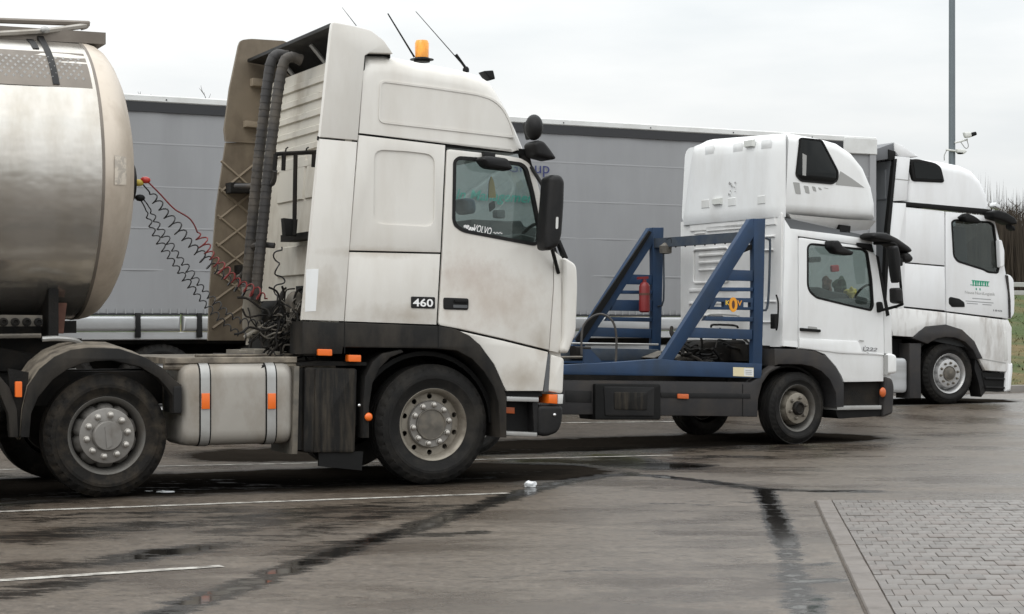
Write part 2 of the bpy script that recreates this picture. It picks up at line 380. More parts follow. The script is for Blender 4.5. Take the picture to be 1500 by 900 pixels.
def text(body, parent, fr, quad, w, material, name='lettering', shear=0.0, bold=0.0, s_plane=None):
    """flat lettering fitted into four measured corners (tl, tr, br, bl) on the plane w"""
    cu = bpy.data.curves.new(name, 'FONT'); cu.body = body; cu.shear = shear; cu.offset = bold; cu.resolution_u = 3
    tmp = bpy.data.objects.new('tmp_text', cu); me = bpy.data.meshes.new_from_object(tmp)
    bpy.data.objects.remove(tmp); bpy.data.curves.remove(cu)
    xs = [v.co.x for v in me.vertices]; ys = [v.co.y for v in me.vertices]; x0, x1, y0, y1 = min(xs), max(xs), min(ys), max(ys)
    for v in me.vertices:
        a = (v.co.x-x0)/(x1-x0); b = (v.co.y-y0)/(y1-y0)
        top = [quad[0][i]*(1-a)+quad[1][i]*a for i in (0,1)]; bot = [quad[3][i]*(1-a)+quad[2][i]*a for i in (0,1)]
        uu, vv = top[0]*b+bot[0]*(1-b), top[1]*b+bot[1]*(1-b)
        v.co = fr.p3(uu, vv, w) if s_plane is None else fr.q(uu, vv, s_plane)
    me.materials.append(MATS[material]); me.name = name
    o = bpy.data.objects.new(name, me); C.objects.link(o); o.parent = parent
    return o
# ------------------------------------------------------------------ wheels
WCACHE = {}
def wheel(parent, s, w, h, Rr, rim, style, near=True, width=.29, steer=0, tyre='rubber', simple=False):
    """wheel part (tyre) with rim, hub and lug_nut sub-parts; built facing -w, turned round on the far side"""
    key = (Rr, rim, style, width, tyre, simple)
    if key not in WCACHE:
        d = {}; hw = width/2; m = MB(); md = (Rr+rim)/2
        g = .012
        prof = [(hw-.02, rim), (hw, rim+.03), (hw+.008, md), (hw-.008, Rr-.045), (hw-.03, Rr-.012), (hw-.05, Rr-.004)]
        for c0 in (.085, .03, -.03, -.085): prof += [(c0+.008, Rr), (c0+.006, Rr-g), (c0-.006, Rr-g), (c0-.008, Rr)]
        prof += [(-hw+.05, Rr-.004), (-hw+.03, Rr-.012), (-hw+.006, Rr-.045), (-hw+.003, Rr-.05), (-hw-.002, Rr-.075), (-hw-.006, Rr-.08), (-hw-.008, md+.015), (-hw-.012, md+.012), (-hw-.012, md-.012), (-hw-.008, md-.016), (-hw, rim+.04), (-hw+.005, rim+.034), (-hw+.006, rim+.016), (-hw+.02, rim)]
        m.lathe((0,0,0), prof, 144, caps=False)
        for i_, q_ in enumerate(m.v):                      # shoulder blocks: every third slot of the tread edge is cut back
            rr_ = math.hypot(q_[0], q_[2])
            if rr_ > Rr-.05 and abs(q_[1]) > .1 and (i_ % 144) % 4 == 0: m.v[i_] = (q_[0]*(1-.014/rr_), q_[1]*.985, q_[2]*(1-.014/rr_))
        d['tyre'] = m.mesh('tyre', tyre)
        if not simple:
            f = -hw+.012
            m = MB(); m.lathe((0,0,0), [(f+.03, rim+.006), (f, rim+.02), (f-.006, rim+.012), (f+.004, rim-.004), (f+.03, rim-.02), (f+.10, rim-.035), (f+.16, rim-.04), (f+.16, rim-.05)], 64, caps=False)
            d['lip'] = m.mesh('rim_lip', {'front': 'rim_tan', 'rear': 'rim_lip_grey', 'atego': 'rim_lip_grey'}.get(style, 'rim_alloy'))
            nuts = 6 if style == 'atego' else 10
            if style == 'front':
                disc_w, bolt, hub_r, hole_r, hr = f+.055, .170, .128, .246, .024
            elif style == 'rear': disc_w, bolt, hub_r, hole_r, hr = f-.01, .168, .118, .245, .03
            elif style == 'atego': disc_w, bolt, hub_r, hole_r, hr = f-.005, .122, .07, .20, .025
            else: disc_w, bolt, hub_r, hole_r, hr = f+.0, .165, .112, .235, .03
            m = MB()
            if style == 'front':
                holes = [circ((hole_r*math.cos(2*math.pi*(k+.5)/10), hole_r*math.sin(2*math.pi*(k+.5)/10)), hr, 10) for k in range(10)]
                m.prism(circ((0,0), rim-.028, 60), disc_w+.03, disc_w+.045, holes=holes)
                dm = 'rim_tan'; fl_ = MB().lathe((0,0,0), [(disc_w+.03, .208), (disc_w+.004, .204), (disc_w-.004, .197), (disc_w-.004, .001)], 48, caps=False); d['flange'] = fl_.mesh('hub_flange', 'rim_silver')
            else:
                q = rim-.038 if style != 'atego' else rim-.06
                # domed bowl standing proud of the rim well, scalloped by its hand holes
                k2 = .86 if style != 'atego' else .9
                n = 80; pr = [(disc_w+.13, q), (disc_w+.07, q*.97), (disc_w+.025, q*k2), (disc_w+.004, q*k2-.004), (disc_w, q*k2-.014), (disc_w, .001)]
                vs = []; fs = []
                for j, (o, r) in enumerate(pr):
                    for i in range(n):
                        a = 2*math.pi*i/n; dip = max(0, math.cos(a*nuts+.0))**3*(.06 if j in (0, 1) else .035 if j == 2 else 0)
                        rr = r*(1-dip*1.6); vs.append((rr*math.cos(a), o+dip*.3, rr*math.sin(a)))
                for j in range(len(pr)-1):
                    for i in range(n): a = j*n+i; b = j*n+(i+1) % n; fs.append((a, b, b+n, a+n))
                m.add(vs, fs); dm = {'rear': 'rim_silver', 'atego': 'rim_tan'}.get(style, 'rim_alloy')
            d['disc'] = m.mesh('rim', dm)
            m = MB(); m.lathe((0,0,0), [(disc_w+.13, rim-.03), (disc_w+.12, .01), (disc_w+.121, .001)], 40); d['well'] = m.mesh('brake_drum', 'rim_dark')
            m = MB(); 
            if style == 'front': m.lathe((0,0,0), [(disc_w, .14), (disc_w-.018, .138), (disc_w-.02, .13), (disc_w-.012, .126), (disc_w-.014, .06), (disc_w-.02, .001)], 40); hm = 'hub_grey'
            elif style == 'rear': m.lathe((0,0,0), [(disc_w, .128), (disc_w-.03, .124), (disc_w-.042, .112), (disc_w-.046, .001)], 40); m.prism([(-.012,-.10),(.03,-.075),(.012,.10),(-.03,.075)], disc_w-.05, disc_w-.04); hm = 'rim_silver'
            elif style == 'atego': m.lathe((0,0,0), [(disc_w, .082), (disc_w-.035, .078), (disc_w-.05, .062), (disc_w-.03, .05), (disc_w-.028, .001)], 32); hm = 'chassis_black'
            else: m.lathe((0,0,0), [(disc_w, .118), (disc_w-.02, .112), (disc_w-.012, .1), (disc_w-.03, .06), (disc_w-.034, .001)], 32); hm = 'hub_grey'
            d['hub'] = m.mesh('hub', hm)
            m = MB(); nr = .0235 if style in ('front', 'rear') else .017
            m.lathe((0,0,0), [(0, nr*1.25), (-.006, nr*1.2), (-.008, nr), (-.03, nr*.92), (-.037, nr*.5), (-.038, .001)], 10); d['nut'] = m.mesh('lug_nut', 'nut_metal' if style in ('front', 'rear') else 'hub_grey')
            d['bolt'] = (nuts, bolt, disc_w)
        WCACHE[key] = d
    d = WCACHE[key]
    o = inst(d['tyre'], 'wheel', parent, (s, w, h), (0, random.uniform(0, 6) if False else 0, (0 if near else math.pi)+R(steer)))
    if not simple:
        if 'flange' in d: inst(d['flange'], 'hub_flange', o)
        inst(d['lip'], 'rim_lip', o); inst(d['well'], 'brake_drum', o); inst(d['disc'], 'rim', o); inst(d['hub'], 'hub', o)
        nn, br, dw = d['bolt']
        if near:
            for k in range(nn):
                a = 2*math.pi*(k+.25)/nn; inst(d['nut'], 'lug_nut', o, (br*math.cos(a), dw, br*math.sin(a)))
    return o
# ================================================================== THE SETTING
# ---- asphalt lot: one sheet to the horizon, finely divided in front, with wetness and painted lorry shade per vertex
def seg_d(px, py, a, b):
    ax, ay = a; bx, by = b; dx, dy = bx-ax, by-ay
    t = np.clip(((px-ax)*dx+(py-ay)*dy)/(dx*dx+dy*dy+1e-9), 0, 1)
    return np.hypot(px-ax-t*dx, py-ay-t*dy)
xs = np.concatenate([-np.geomspace(700, 8, 22), np.arange(-7.6, 11, .075), np.geomspace(11.4, 700, 22)])
ys = np.concatenate([np.linspace(-60, 5, 12), np.arange(5.4, 34, .085), np.geomspace(35, 1200, 26)])
GX, GY = np.meshgrid(xs, ys)
nn_ = -GX*math.sin(R(26))+GY*math.cos(R(26)); tt_ = np.clip((nn_-19.6)/3.3, 0, 1); GZ = .16*tt_*tt_*(3-2*tt_)
GZ = GZ-np.where(nn_ > 30, .5, 0)
# wet runs, plus strips of painted shade under the lorries: (points in photo, half width in m)
WET_AND_SHADE = [([(232,900),(330,868),(430,830),(520,800),(600,776),(700,742),(800,712),(860,700),(920,694)], .10, 1.0),
       ([(880,696),(960,697),(1040,706),(1120,717),(1200,720),(1275,720)], .09, 1.0),
       ([(1119,719),(1132,748),(1143,775),(1152,798)], .065, 1.25),
       ([(1152,798),(1160,830),(1166,862),(1172,905)], .065, .85),
       ([(1192,828),(1215,825)], .05, 1.0), ([(1190,852),(1218,850)], .07, 1.1), ([(1195,872),(1192,900)], .05, .9),
       ([(0,790),(120,778),(300,765),(420,752)], .35, .62), ([(420,812),(560,790)], .2, .5), ([(40,830),(150,822)], .2, .6),
       ([(1000,672),(1060,668),(1120,671)], .2, .6), ([(1110,690),(1180,687)], .2, .45), ([(960,740),(1080,735)], .25, .3), ([(640,846),(900,838)], .3, .22),
       ([(190,817),(250,808),(300,802)], .14, 1.1),
       ([(300,805),(420,785),(560,752),(640,742)], .22, .55),
       ([(0,872),(60,862),(120,850)], .16, .7),
       ([(330,780),(480,748),(560,738)], .22, .6),
       ([(800,676),(860,678),(980,683)], .34, 1.3),
       ([(890,668),(930,682)], .3, 1.2),
       ([(620,784),(700,781)], .10, .75),
       ([(-40,700),(60,700),(300,706),(560,706),(760,692)], .5, .62),  # damp strip that paints shade under the near tractor
       ([(700,662),(860,662),(1000,656),(1130,656)], .6, .6),  # shade under the middle truck, put into the wet mask
       ([(-60,745),(120,722),(420,712),(700,700)], .35, .75),
       ([(0,760),(160,755),(330,748)], .3, .5),
       ([(1320,600),(1400,592)], .5, .6),
       ([(1180,668),(1290,650),(1330,645)], .3, .45),
       ([(1370,640),(1480,635)], .5, .3)]
wet = np.zeros_like(GX); lorry_shade = np.zeros_like(GX)
for (u_, Y_, a_, s0_, s1_, w_, hw_) in ((632,16.27,25,-6.5,1.1,1.15,1.0), (1163,21.83,27,-6,.9,1.05,.85), (1388,28.95,25.5,-4,1.0,1.2,.9)):   # shade under the parked lorries, painted into the ground
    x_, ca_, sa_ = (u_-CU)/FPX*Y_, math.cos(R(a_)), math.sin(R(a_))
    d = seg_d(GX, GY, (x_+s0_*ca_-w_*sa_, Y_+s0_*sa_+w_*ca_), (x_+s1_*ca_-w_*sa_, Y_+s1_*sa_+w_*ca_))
    lorry_shade = np.maximum(lorry_shade, np.clip(2.1-d/hw_*1.25, 0, 1))
for pts, hw, amt in WET_AND_SHADE:
    g = [gp(u, v) for u, v in pts]; d = np.full_like(GX, 1e9)
    for a, b in zip(g, g[1:]): d = np.minimum(d, seg_d(GX, GY, a, b))
    wet = np.maximum(wet, amt*np.clip(1.3-d/hw*.62, 0, 1))
ny, nx = GX.shape
V_ = np.stack([GX, GY, GZ], -1).reshape(-1, 3)
ii = np.arange(ny*nx).reshape(ny, nx)
F_ = np.stack([ii[:-1, :-1], ii[:-1, 1:], ii[1:, 1:], ii[1:, :-1]], -1).reshape(-1, 4)
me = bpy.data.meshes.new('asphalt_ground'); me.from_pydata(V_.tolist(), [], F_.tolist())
at = me.attributes.new('wet', 'FLOAT', 'POINT'); at.data.foreach_set('value', wet.reshape(-1).astype(np.float32))  # also carries the painted shade strips under the lorries
at = me.attributes.new('lorry_shade', 'FLOAT', 'POINT'); at.data.foreach_set('value', lorry_shade.reshape(-1).astype(np.float32))
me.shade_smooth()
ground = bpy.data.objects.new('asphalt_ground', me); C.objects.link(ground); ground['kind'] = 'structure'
m = bpy.data.materials.new('asphalt'); m.use_nodes = True; t = m.node_tree; nd = t.nodes; L = t.links; b = nd['Principled BSDF']
def Nn(ty, **k):
    q = nd.new(ty)
    for a, v in k.items(): setattr(q, a, v)
    return q
co = Nn('ShaderNodeTexCoord')
def noi(scale, det=6, rough=.6, stretch=None):
    q = Nn('ShaderNodeTexNoise'); q.inputs['Scale'].default_value = scale; q.inputs['Detail'].default_value = det; q.inputs['Roughness'].default_value = rough
    if stretch:
        mpq = Nn('ShaderNodeMapping'); mpq.inputs['Scale'].default_value = stretch; mpq.inputs['Rotation'].default_value = (0,0,R(-20)); L.new(co.outputs['Object'], mpq.inputs[0]); L.new(mpq.outputs[0], q.inputs[0])
    else: L.new(co.outputs['Object'], q.inputs[0])
    return q.outputs['Fac']
def mrange(x, a, b_, c=0, d=1):
    q = Nn('ShaderNodeMapRange'); L.new(x, q.inputs[0]); q.inputs[1].default_value = a; q.inputs[2].default_value = b_; q.inputs[3].default_value = c; q.inputs[4].default_value = d; return q.outputs[0]
def mathn(op, x, y):
    q = Nn('ShaderNodeMath', operation=op)
    for i, s_ in enumerate((x, y)):
        if isinstance(s_, (int, float)): q.inputs[i].default_value = s_
        else: L.new(s_, q.inputs[i])
    return q.outputs[0]
def mixc(f, a, c):
    q = Nn('ShaderNodeMix', data_type='RGBA'); L.new(f, q.inputs[0])
    for i, s_ in ((6, a), (7, c)):
        if isinstance(s_, tuple): q.inputs[i].default_value = (*s_, 1)
        else: L.new(s_, q.inputs[i])
    return q.outputs[2]
grain = noi(62, 4, .75); gravel = noi(26, 3, .7); big = noi(.5, 5, .6); mid = noi(2.3, 8, .65, (.6, 1.6, 1)); speck = noi(230, 2, .5)
c1 = mixc(mrange(big, .3, .7), (.125,.096,.070), (.215,.175,.135))
c2 = mixc(mrange(mid, .35, .65, 0, .55), c1, (.060,.044,.032))
c3 = mixc(mrange(grain, .36, .64), mixc(mrange(speck, .3, .7), (.026,.021,.017), (.12,.10,.082)), c2)
wa = Nn('ShaderNodeAttribute', attribute_name='wet')
wn = mathn('ADD', mathn('ADD', mathn('MULTIPLY', wa.outputs['Fac'], .92), mathn('MULTIPLY', mathn('SUBTRACT', noi(3.2, 9, .70, (.7, 1.8, 1)), .5), 2.2)), mathn('MULTIPLY', mathn('SUBTRACT', noi(14, 6, .7, (.8, 1.2, 1)), .5), .8))
damp = mrange(wn, .30, .62)                       # dark damp asphalt
pud = mrange(wn, .78, .90)                        # standing water
gen = mrange(mathn('ADD', mathn('MULTIPLY', noi(.9, 7, .62, (.45, 1.5, 1)), 1), 0), .40, .66)    # wide damp areas
c3 = mixc(mrange(gravel, .52, .72, 0, .6), c3, (.20,.17,.135))
mott = noi(11, 7, .78); c3 = mixc(mrange(mott, .36, .52, .75, 0), c3, (.030,.023,.017)); c3 = mixc(mrange(noi(17, 6, .8), .54, .68, 0, .55), c3, (.235,.20,.165))
gwet = mrange(noi(.75, 8, .66, (.55, 1.1, 1)), .47, .56)
c3 = mixc(mathn('MULTIPLY', gwet, .55), c3, (.045,.033,.024))
c4 = mixc(mathn('MULTIPLY', damp, .93), c3, (.014,.0125,.011))
c5 = mixc(pud, c4, (.010,.009,.008))
oa = Nn('ShaderNodeAttribute', attribute_name='lorry_shade'); om = mrange(mathn('ADD', oa.outputs['Fac'], mathn('MULTIPLY', mathn('SUBTRACT', noi(2.2, 8, .65), .5), .9)), .35, .75)
c5 = mixc(mathn('MULTIPLY', om, .9), c5, (.010,.0088,.0075))  # painted lorry shade takes the ground to near black
L.new(c5, b.inputs['Base Color'])
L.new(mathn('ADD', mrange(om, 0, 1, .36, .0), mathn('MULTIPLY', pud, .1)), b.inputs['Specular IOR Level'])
r1 = mathn('SUBTRACT', mrange(gen, 0, 1, .44, .30), mathn('MULTIPLY', gwet, .13))
r2 = mathn('ADD', mathn('MULTIPLY', r1, mathn('SUBTRACT', 1, damp)), mathn('MULTIPLY', damp, .22))
r3 = mathn('ADD', mathn('MULTIPLY', r2, mathn('SUBTRACT', 1, pud)), mathn('MULTIPLY', pud, .07))
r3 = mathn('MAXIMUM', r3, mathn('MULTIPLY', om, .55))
L.new(r3, b.inputs['Roughness'])
hgt = mathn('ADD', mathn('MULTIPLY', grain, .6), mathn('MULTIPLY', speck, .4))
bp = Nn('ShaderNodeBump'); bp.inputs['Distance'].default_value = .012
L.new(hgt, bp.inputs['Height']); L.new(mathn('MULTIPLY', mathn('SUBTRACT', 1, pud), mrange(damp, 0, 1, .42, .2)), bp.inputs['Strength'])
L.new(bp.outputs[0], b.inputs['Normal'])
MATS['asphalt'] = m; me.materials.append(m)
# ---- painted stall lines, each a thin sheet following the ground
def stall_line(u0, v0, u1, v1, wd, n=24, lift=.004):
    a = Vector(gp(u0, v0)); c = Vector(gp(u1, v1)); d = (c-a).normalized(); nrm = Vector((-d.y, d.x))
    vs = []; fs = []
    for i in range(n+1):
        p = a.lerp(c, i/n)
        for sgn in (-1, 1):
            q = p+nrm*sgn*wd*(.5+.06*noise.noise(Vector((i*.9, sgn*3, u0)))); vs.append((q.x, q.y, gz(q.x, q.y)+lift))
    for i in range(n): fs.append((2*i, 2*i+2, 2*i+3, 2*i+1))
    o = MB().add(vs, fs).build('stall_line', 'paint_line'); o['kind'] = 'structure'; return o
stall_line(-60, 752.3, 745, 723, .095); stall_line(-60, 855, 325, 830, .09); stall_line(-60, 690, 985, 667.5, .07); stall_line(560, 638, 1000, 628.7, .07)
# ---- gutter strip, edging kerb and block paving on the right
def lerp2(a, b, t): return (a[0]+(b[0]-a[0])*t, a[1]+(b[1]-a[1])*t)
kA, kB = gp(1195, 735), gp(1271, 900)                       # outer edge of the flat kerb, far to near
kd = ((kA[0]-kB[0])/(kA[1]-kB[1]))                          # x per y along the kerb
Y0, Y1 = 6.2, kA[1]
def kx(y): return kA[0]+(y-kA[1])*kd
mat('concrete', (.105,.093,.08), .5, var=.2, vscale=5, dirt=(.05,.043,.037), damt=.8, dscale=3.2, bump=.4, bscale=90)
mat('kerbstone', (.14,.12,.105), .5, var=.15, vscale=6, dirt=(.08,.07,.06), damt=.6, dscale=4, bump=.35, bscale=80)
PV = [mat('paver_%d' % i, c, .30, var=.3, vscale=7, dirt=(.055,.047,.04), damt=.75, dscale=1.6, bump=.35, bscale=90) for i, c in enumerate([(.135,.118,.105), (.155,.137,.123), (.112,.098,.087), (.145,.121,.106)])]
mat('joint_sand', (.09,.078,.067), .95, var=.3, vscale=30, spec=.1)
m_ = MB(); gw = .30
ga, gb2 = gp(1121, 722), gp(1166, 900)
def gx(y): return ga[0]+(y-ga[1])*(ga[0]-gb2[0])/(ga[1]-gb2[1])
pav = thing('paved_area', 'grey block paving with pale kerb edging beside the wet asphalt', 'paving', (0,0,0)); pav['kind'] = 'structure'
del pav['category']
# bed under the blocks
PX1 = 7.5
MB().add([(kx(Y0)-.014,Y0,.004),(PX1,Y0,.004),(PX1,Y1+.05,.004),(kx(Y1)+.13,Y1+.05,.004),(kx(Y1)-.014,Y1,.004)], [(0,1,2,3,4)]).build('joint_bed', 'joint_sand', pav)
# kerbstones 1 m long, flush, with open joints
y = Y1
while y > Y0+.3:
    y2 = y-1.0; zt = .015+random.uniform(-.003, .003); k = .125
    q = [(kx(y2+.006), y2+.006), (kx(y2+.006)+k, y2+.006), (kx(y-.004)+k, y-.004), (kx(y-.004), y-.004)]
    c = .008; vs = [(a, b_, -.05) for a, b_ in q]+[(a, b_, zt-c) for a, b_ in q]+[(q[0][0]+c,q[0][1]+c,zt),(q[1][0]-c,q[1][1]+c,zt),(q[2][0]-c,q[2][1]-c,zt),(q[3][0]+c,q[3][1]-c,zt)]
    fs = [(j, (j+1) % 4, 4+(j+1) % 4, 4+j) for j in range(4)]+[(4+j, 4+(j+1) % 4, 8+(j+1) % 4, 8+j) for j in range(4)]+[(8,9,10,11)]
    MB().add(vs, fs).build('kerbstone', 'kerbstone', pav, smooth=False); y = y2
# blocks 0.1 x 0.2 in staggered courses; shared mesh, sheared like the kerb
def paver_mesh(i):
    c = .003; a, b_ = .0985/2, .1955/2; mm = MB(); vs = []
    for z, e in ((-.03, 0), (.010, 0), (.0125, c)):
        for sx, sy in ((-1,-1), (1,-1), (1,1), (-1,1)): vs.append((sx*(a-e)+sy*(b_-e)*kd, sy*(b_-e), z))
    fs = [(j, (j+1) % 4, 4+(j+1) % 4, 4+j) for j in range(4)]+[(4+j, 4+(j+1) % 4, 8+(j+1) % 4, 8+j) for j in range(4)]+[(8,9,10,11)]
    mm.add(vs, fs); return mm.mesh('paver', PV[i], smooth=False)
pm = [paver_mesh(i) for i in range(4)]
cand = []
nr_ = int((Y1-Y0)/.2)
for ri in range(nr_):
    y = Y1-.1-ri*.2
    for ci in range(int((PX1-kx(y))/.1)):
        cand.append((ci+(.5 if ri % 2 else 0), y, 'full'))
    if ri % 2: cand.append((-.25, y, 'half'))
inview = []; rest = []
for ci, y, kind in cand:
    x = kx(y)+.125+.053+ci*.1
    u = CU+FPX*x/y; v = HZ+CAMH*FPX/y
    (inview if (u < 1508 and v < 910 and kind == 'full') else rest).append((x, y, kind))
for (x, y, kind) in inview[:300]:
    o = inst(pm[random.choice((0,0,1,1,2,3))], 'paver', pav, (x, y, random.uniform(-.0025, .0025)), (random.uniform(-.012,.012), random.uniform(-.015,.015), random.uniform(-.006,.006)))
mm = MB()
for (x, y, kind) in inview[300:]+rest:
    b_ = .195/2; a = .048 if kind == 'full' else .022
    mm.add([(x+sx*a+sy*b_*kd, y+sy*b_, z) for z in (0, .0125) for sx, sy in ((-1,-1), (1,-1), (1,1), (-1,1))], [(0,1,5,4),(1,2,6,5),(2,3,7,6),(3,0,4,7),(4,5,6,7)])
mm.build('outer_pavers', PV[0], pav, smooth=False, kind='stuff')
# ---- kerb, grass bank and plateau behind the lorries
A26 = R(26)
def nw(s, n): return (s*math.cos(A26)-n*math.sin(A26), s*math.sin(A26)+n*math.cos(A26))
mat('old_kerb', (.20,.185,.17), .8, var=.2, vscale=4, bump=.4, bscale=40)
for k in range(-18, 34):
    m_ = MB(); m_.prism([(0,-.05),(.985,-.05),(.985,.29),(0,.29)], 0, .15, r=.02, n=2)
    if k == -18: kme = m_.mesh('kerb_block', 'old_kerb'); kroot = bpy.data.objects.new('far_kerb', None); C.objects.link(kroot); kroot['kind'] = 'structure'
    x, y = nw(k, 26.6); o = inst(kme, 'kerb_block', kroot, (x, y, 0), (0, 0, A26))
gm = bpy.data.materials.new('grass'); gm.use_nodes = True; t = gm.node_tree; nd = t.nodes; L = t.links; b = nd['Principled BSDF']
co = Nn('ShaderNodeTexCoord')
g1 = noi(.45, 5, .6); g2 = noi(6, 5, .7)
cg = mixc(mrange(g1, .45, .62), (.050,.085,.013), (.17,.12,.045))
cg = mixc(mrange(g2, .35, .7, 0, .6), cg, (.05,.05,.018))
L.new(cg, b.inputs['Base Color']); b.inputs['Roughness'].default_value = .95
bp = Nn('ShaderNodeBump'); bp.inputs['Strength'].default_value = .8; bp.inputs['Distance'].default_value = .15; L.new(g2, bp.inputs['Height']); L.new(bp.outputs[0], b.inputs['Normal'])
MATS['grass'] = gm
def bank_z(n): return .26+1.9*min(1, max(0, (n-26.75)/13.5))**1.15
vs = []; fs = []; ns = [26.74]+[26.9+k*.6 for k in range(24)]+[42, 48, 60, 90, 150, 300, 700]; ss = [-700,-300,-120,-60]+[-40+k*1.2 for k in range(84)]+[66, 80, 120, 300, 700]
for n in ns:
    for s in ss:
        x, y = nw(s, n); z = bank_z(n)+(.07*noise.noise(Vector((x*.6, y*.6, 0))) if 26.9 < n < 60 else 0)
        vs.append((x, y, z))
k = len(ss)
for i in range(len(ns)-1):
    for j in range(k-1): a = i*k+j; fs.append((a, a+1, a+k+1, a+k))
gb = MB().add(vs, fs).build('grass_bank', 'grass'); gb['kind'] = 'structure'
# tufts of grass on the visible end of the bank
m_ = MB(); rg = random.Random(3)
for _ in range(9000):
    s = rg.uniform(20, 40); n = rg.uniform(26.9, 42); x, y = nw(s, n); z = bank_z(n)-.02; h = rg.uniform(.03, .09); a = rg.uniform(0, 6.28); lx, ly = rg.uniform(-.08,.08), rg.uniform(-.08,.08)
    m_.add([(x-.02*math.cos(a), y-.02*math.sin(a), z), (x+.02*math.cos(a), y+.02*math.sin(a), z), (x+lx, y+ly, z+h)], [(0,1,2)])
o = m_.build('grass_tufts', 'grass', smooth=False); o['kind'] = 'stuff'; o['label'] = 'short rough grass on the bank behind the white lorry'
# white rail fence on the bank
for k, (s0, lab) in enumerate([(28.0, 'low white rail fence on the grass bank beside the far lorry')]):
    x, y = nw(s0, 41); f = thing('rail_fence', lab, 'fence', (x, y, bank_z(41)-.05), A26)
    for i in range(12): MB().prism([(i*1.2-.06,0),(i*1.2+.06,0),(i*1.2+.06,.50),(i*1.2,.55),(i*1.2-.06,.50)], -.06, .06, r=.01, n=1).build('post', 'fence_white', f)
    for hh in (.10, .33): MB().box(-.2, 13.4, .062, .10, hh, hh+.13, .01).build('rail', 'fence_white', f)
# ---- bare trees of the wood behind the bank
def tree_mesh(seed, H):
    rg = random.Random(seed); tr = MB(); cr = MB()
    def grow(p, d, ln, r, lev):
        n = 4; pts = [p]; q = p
        for i in range(n):
            d = (d+Vector((rg.uniform(-.16,.16), rg.uniform(-.16,.16), rg.uniform(-.02,.14)))).normalized(); q = q+d*ln/n; pts.append(q)
        (tr if lev == 0 else cr).tube(pts, (r, r*.45), 6 if lev == 0 else 4 if lev == 1 else 3, caps=False)
        if lev >= 3: return
        nb = (13, 6, 5)[lev]
        for i in range(nb):
            t_ = rg.uniform(.22 if lev == 0 else .2, 1.0); k_ = min(n-1, int(t_*n)); a_ = pts[k_].lerp(pts[k_+1], t_*n-k_ if k_ < n else 0)
            az = rg.uniform(0, 6.28); e = rg.uniform(.35, .95)
            nd_ = (d*e+Vector((math.cos(az), math.sin(az), .25))*(1-e*.45)).normalized()
            grow(a_, nd_, ln*rg.uniform(.30, .5)*(1.15-t_*.4), r*(.42 if lev == 0 else .5), lev+1)
    grow(Vector((0,0,-.1)), Vector((rg.uniform(-.05,.05), rg.uniform(-.05,.05), 1)).normalized(), H, .018*H, 0)
    top = max(q[2] for q in tr.v+cr.v); return tr.mesh('trunk', 'bark'), cr.mesh('crown', 'twig'), top
TM = [tree_mesh(s, 9.0) for s in (1, 2, 3, 4)]
def tree(u, Y, top_v, label, var):
    x = (u-CU)/FPX*Y; n = -x*math.sin(A26)+Y*math.cos(A26); z = bank_z(n)-.05
    H = CAMH+(HZ-top_v)/FPX*Y-z
    o = thing('bare_tree', label, 'tree', (x, Y, z), random.uniform(0, 6), 'bare trees of the wood behind the bank'); o.scale = (H/TM[var][2],)*3
    inst(TM[var][0], 'trunk', o); inst(TM[var][1], 'crown', o)
TL = 'bare brown tree in the wood at the right edge behind the white lorry'
for i, (u, Y, tv) in enumerate([(1449,118,306),(1462,112,290),(1471,124,296),(1479,110,300),(1489,116,286),(1497,122,292),(1508,112,290),(1521,120,284),(1536,115,292),(1552,122,288),(1436,122,312),(1425,118,318)]):
    tree(u, Y, tv, TL, i % 4)
for i, (u, Y, tv, l) in enumerate([(300,100,131,'tip of a bare tree just showing above the grey trailer, beside the tall tan panel'), (190,104,130,'lower bare tree tip above the grey trailer, right beside the tank dome')]): tree(u, Y, tv, l, i+1)
m_ = MB(); rg = random.Random(11)
for _ in range(110000):
    Y = rg.uniform(106, 150); u = rg.uniform(900, 2000); x = (u-CU)/FPX*Y; n = -x*math.sin(A26)+Y*math.cos(A26); z = bank_z(n)
    h = rg.uniform(2.5, 9.4)*(.75+.35*noise.noise(Vector((x*.15, Y*.1, 0)))); wd = rg.uniform(.03, .09); l = rg.uniform(-.7,.7)
    m_.add([(x-wd, Y, z), (x+wd, Y+.03, z), (x+l, Y+rg.uniform(-.4,.4), z+h)], [(0,1,2)])
o = m_.build('undergrowth', 'twig', smooth=False); o['kind'] = 'stuff'; o['label'] = 'dense brown brushwood of the leafless wood'
# ================================================================== NEAR TRACTOR UNIT
V = Frame(632, 16.27, 25); VW = 2.48
def vp(pts, w=0.0): return V.pl(pts, w)
sx0, sh0 = V.p(720, 440)
mat('cab_paint', (.70,.68,.638), .33, var=.02, dirt=(.50,.455,.39), damt=.42, dscale=1.3, dstretch=(1.6,1.6,.45), coat=.25, drough=.6,
    spots=[((sx0, 0, sh0), (.52,.5,.30), (.40,.315,.25), .5, 7), ((*[V.p(690, 400)[0]], 0, V.p(690, 400)[1]), (.30,.5,.16), (.42,.33,.28), .45, 10)]+[((V.p(u_,v_)[0],0,V.p(u_,v_)[1]), r_, (.33,.27,.20), .5, 6) for u_,v_,r_ in ((585,462,(.42,.5,.10)), (765,552,(.26,.5,.13)), (470,430,(.16,.5,.22)), (790,500,(.10,.5,.16)), (560,370,(.5,.5,.05)))])
tractor = thing('tractor_unit', 'dirty cream-white high-roofed tractor unit in the foreground with orange roof beacon', 'truck', V.loc(), V.a, 'trucks on the lorry park')
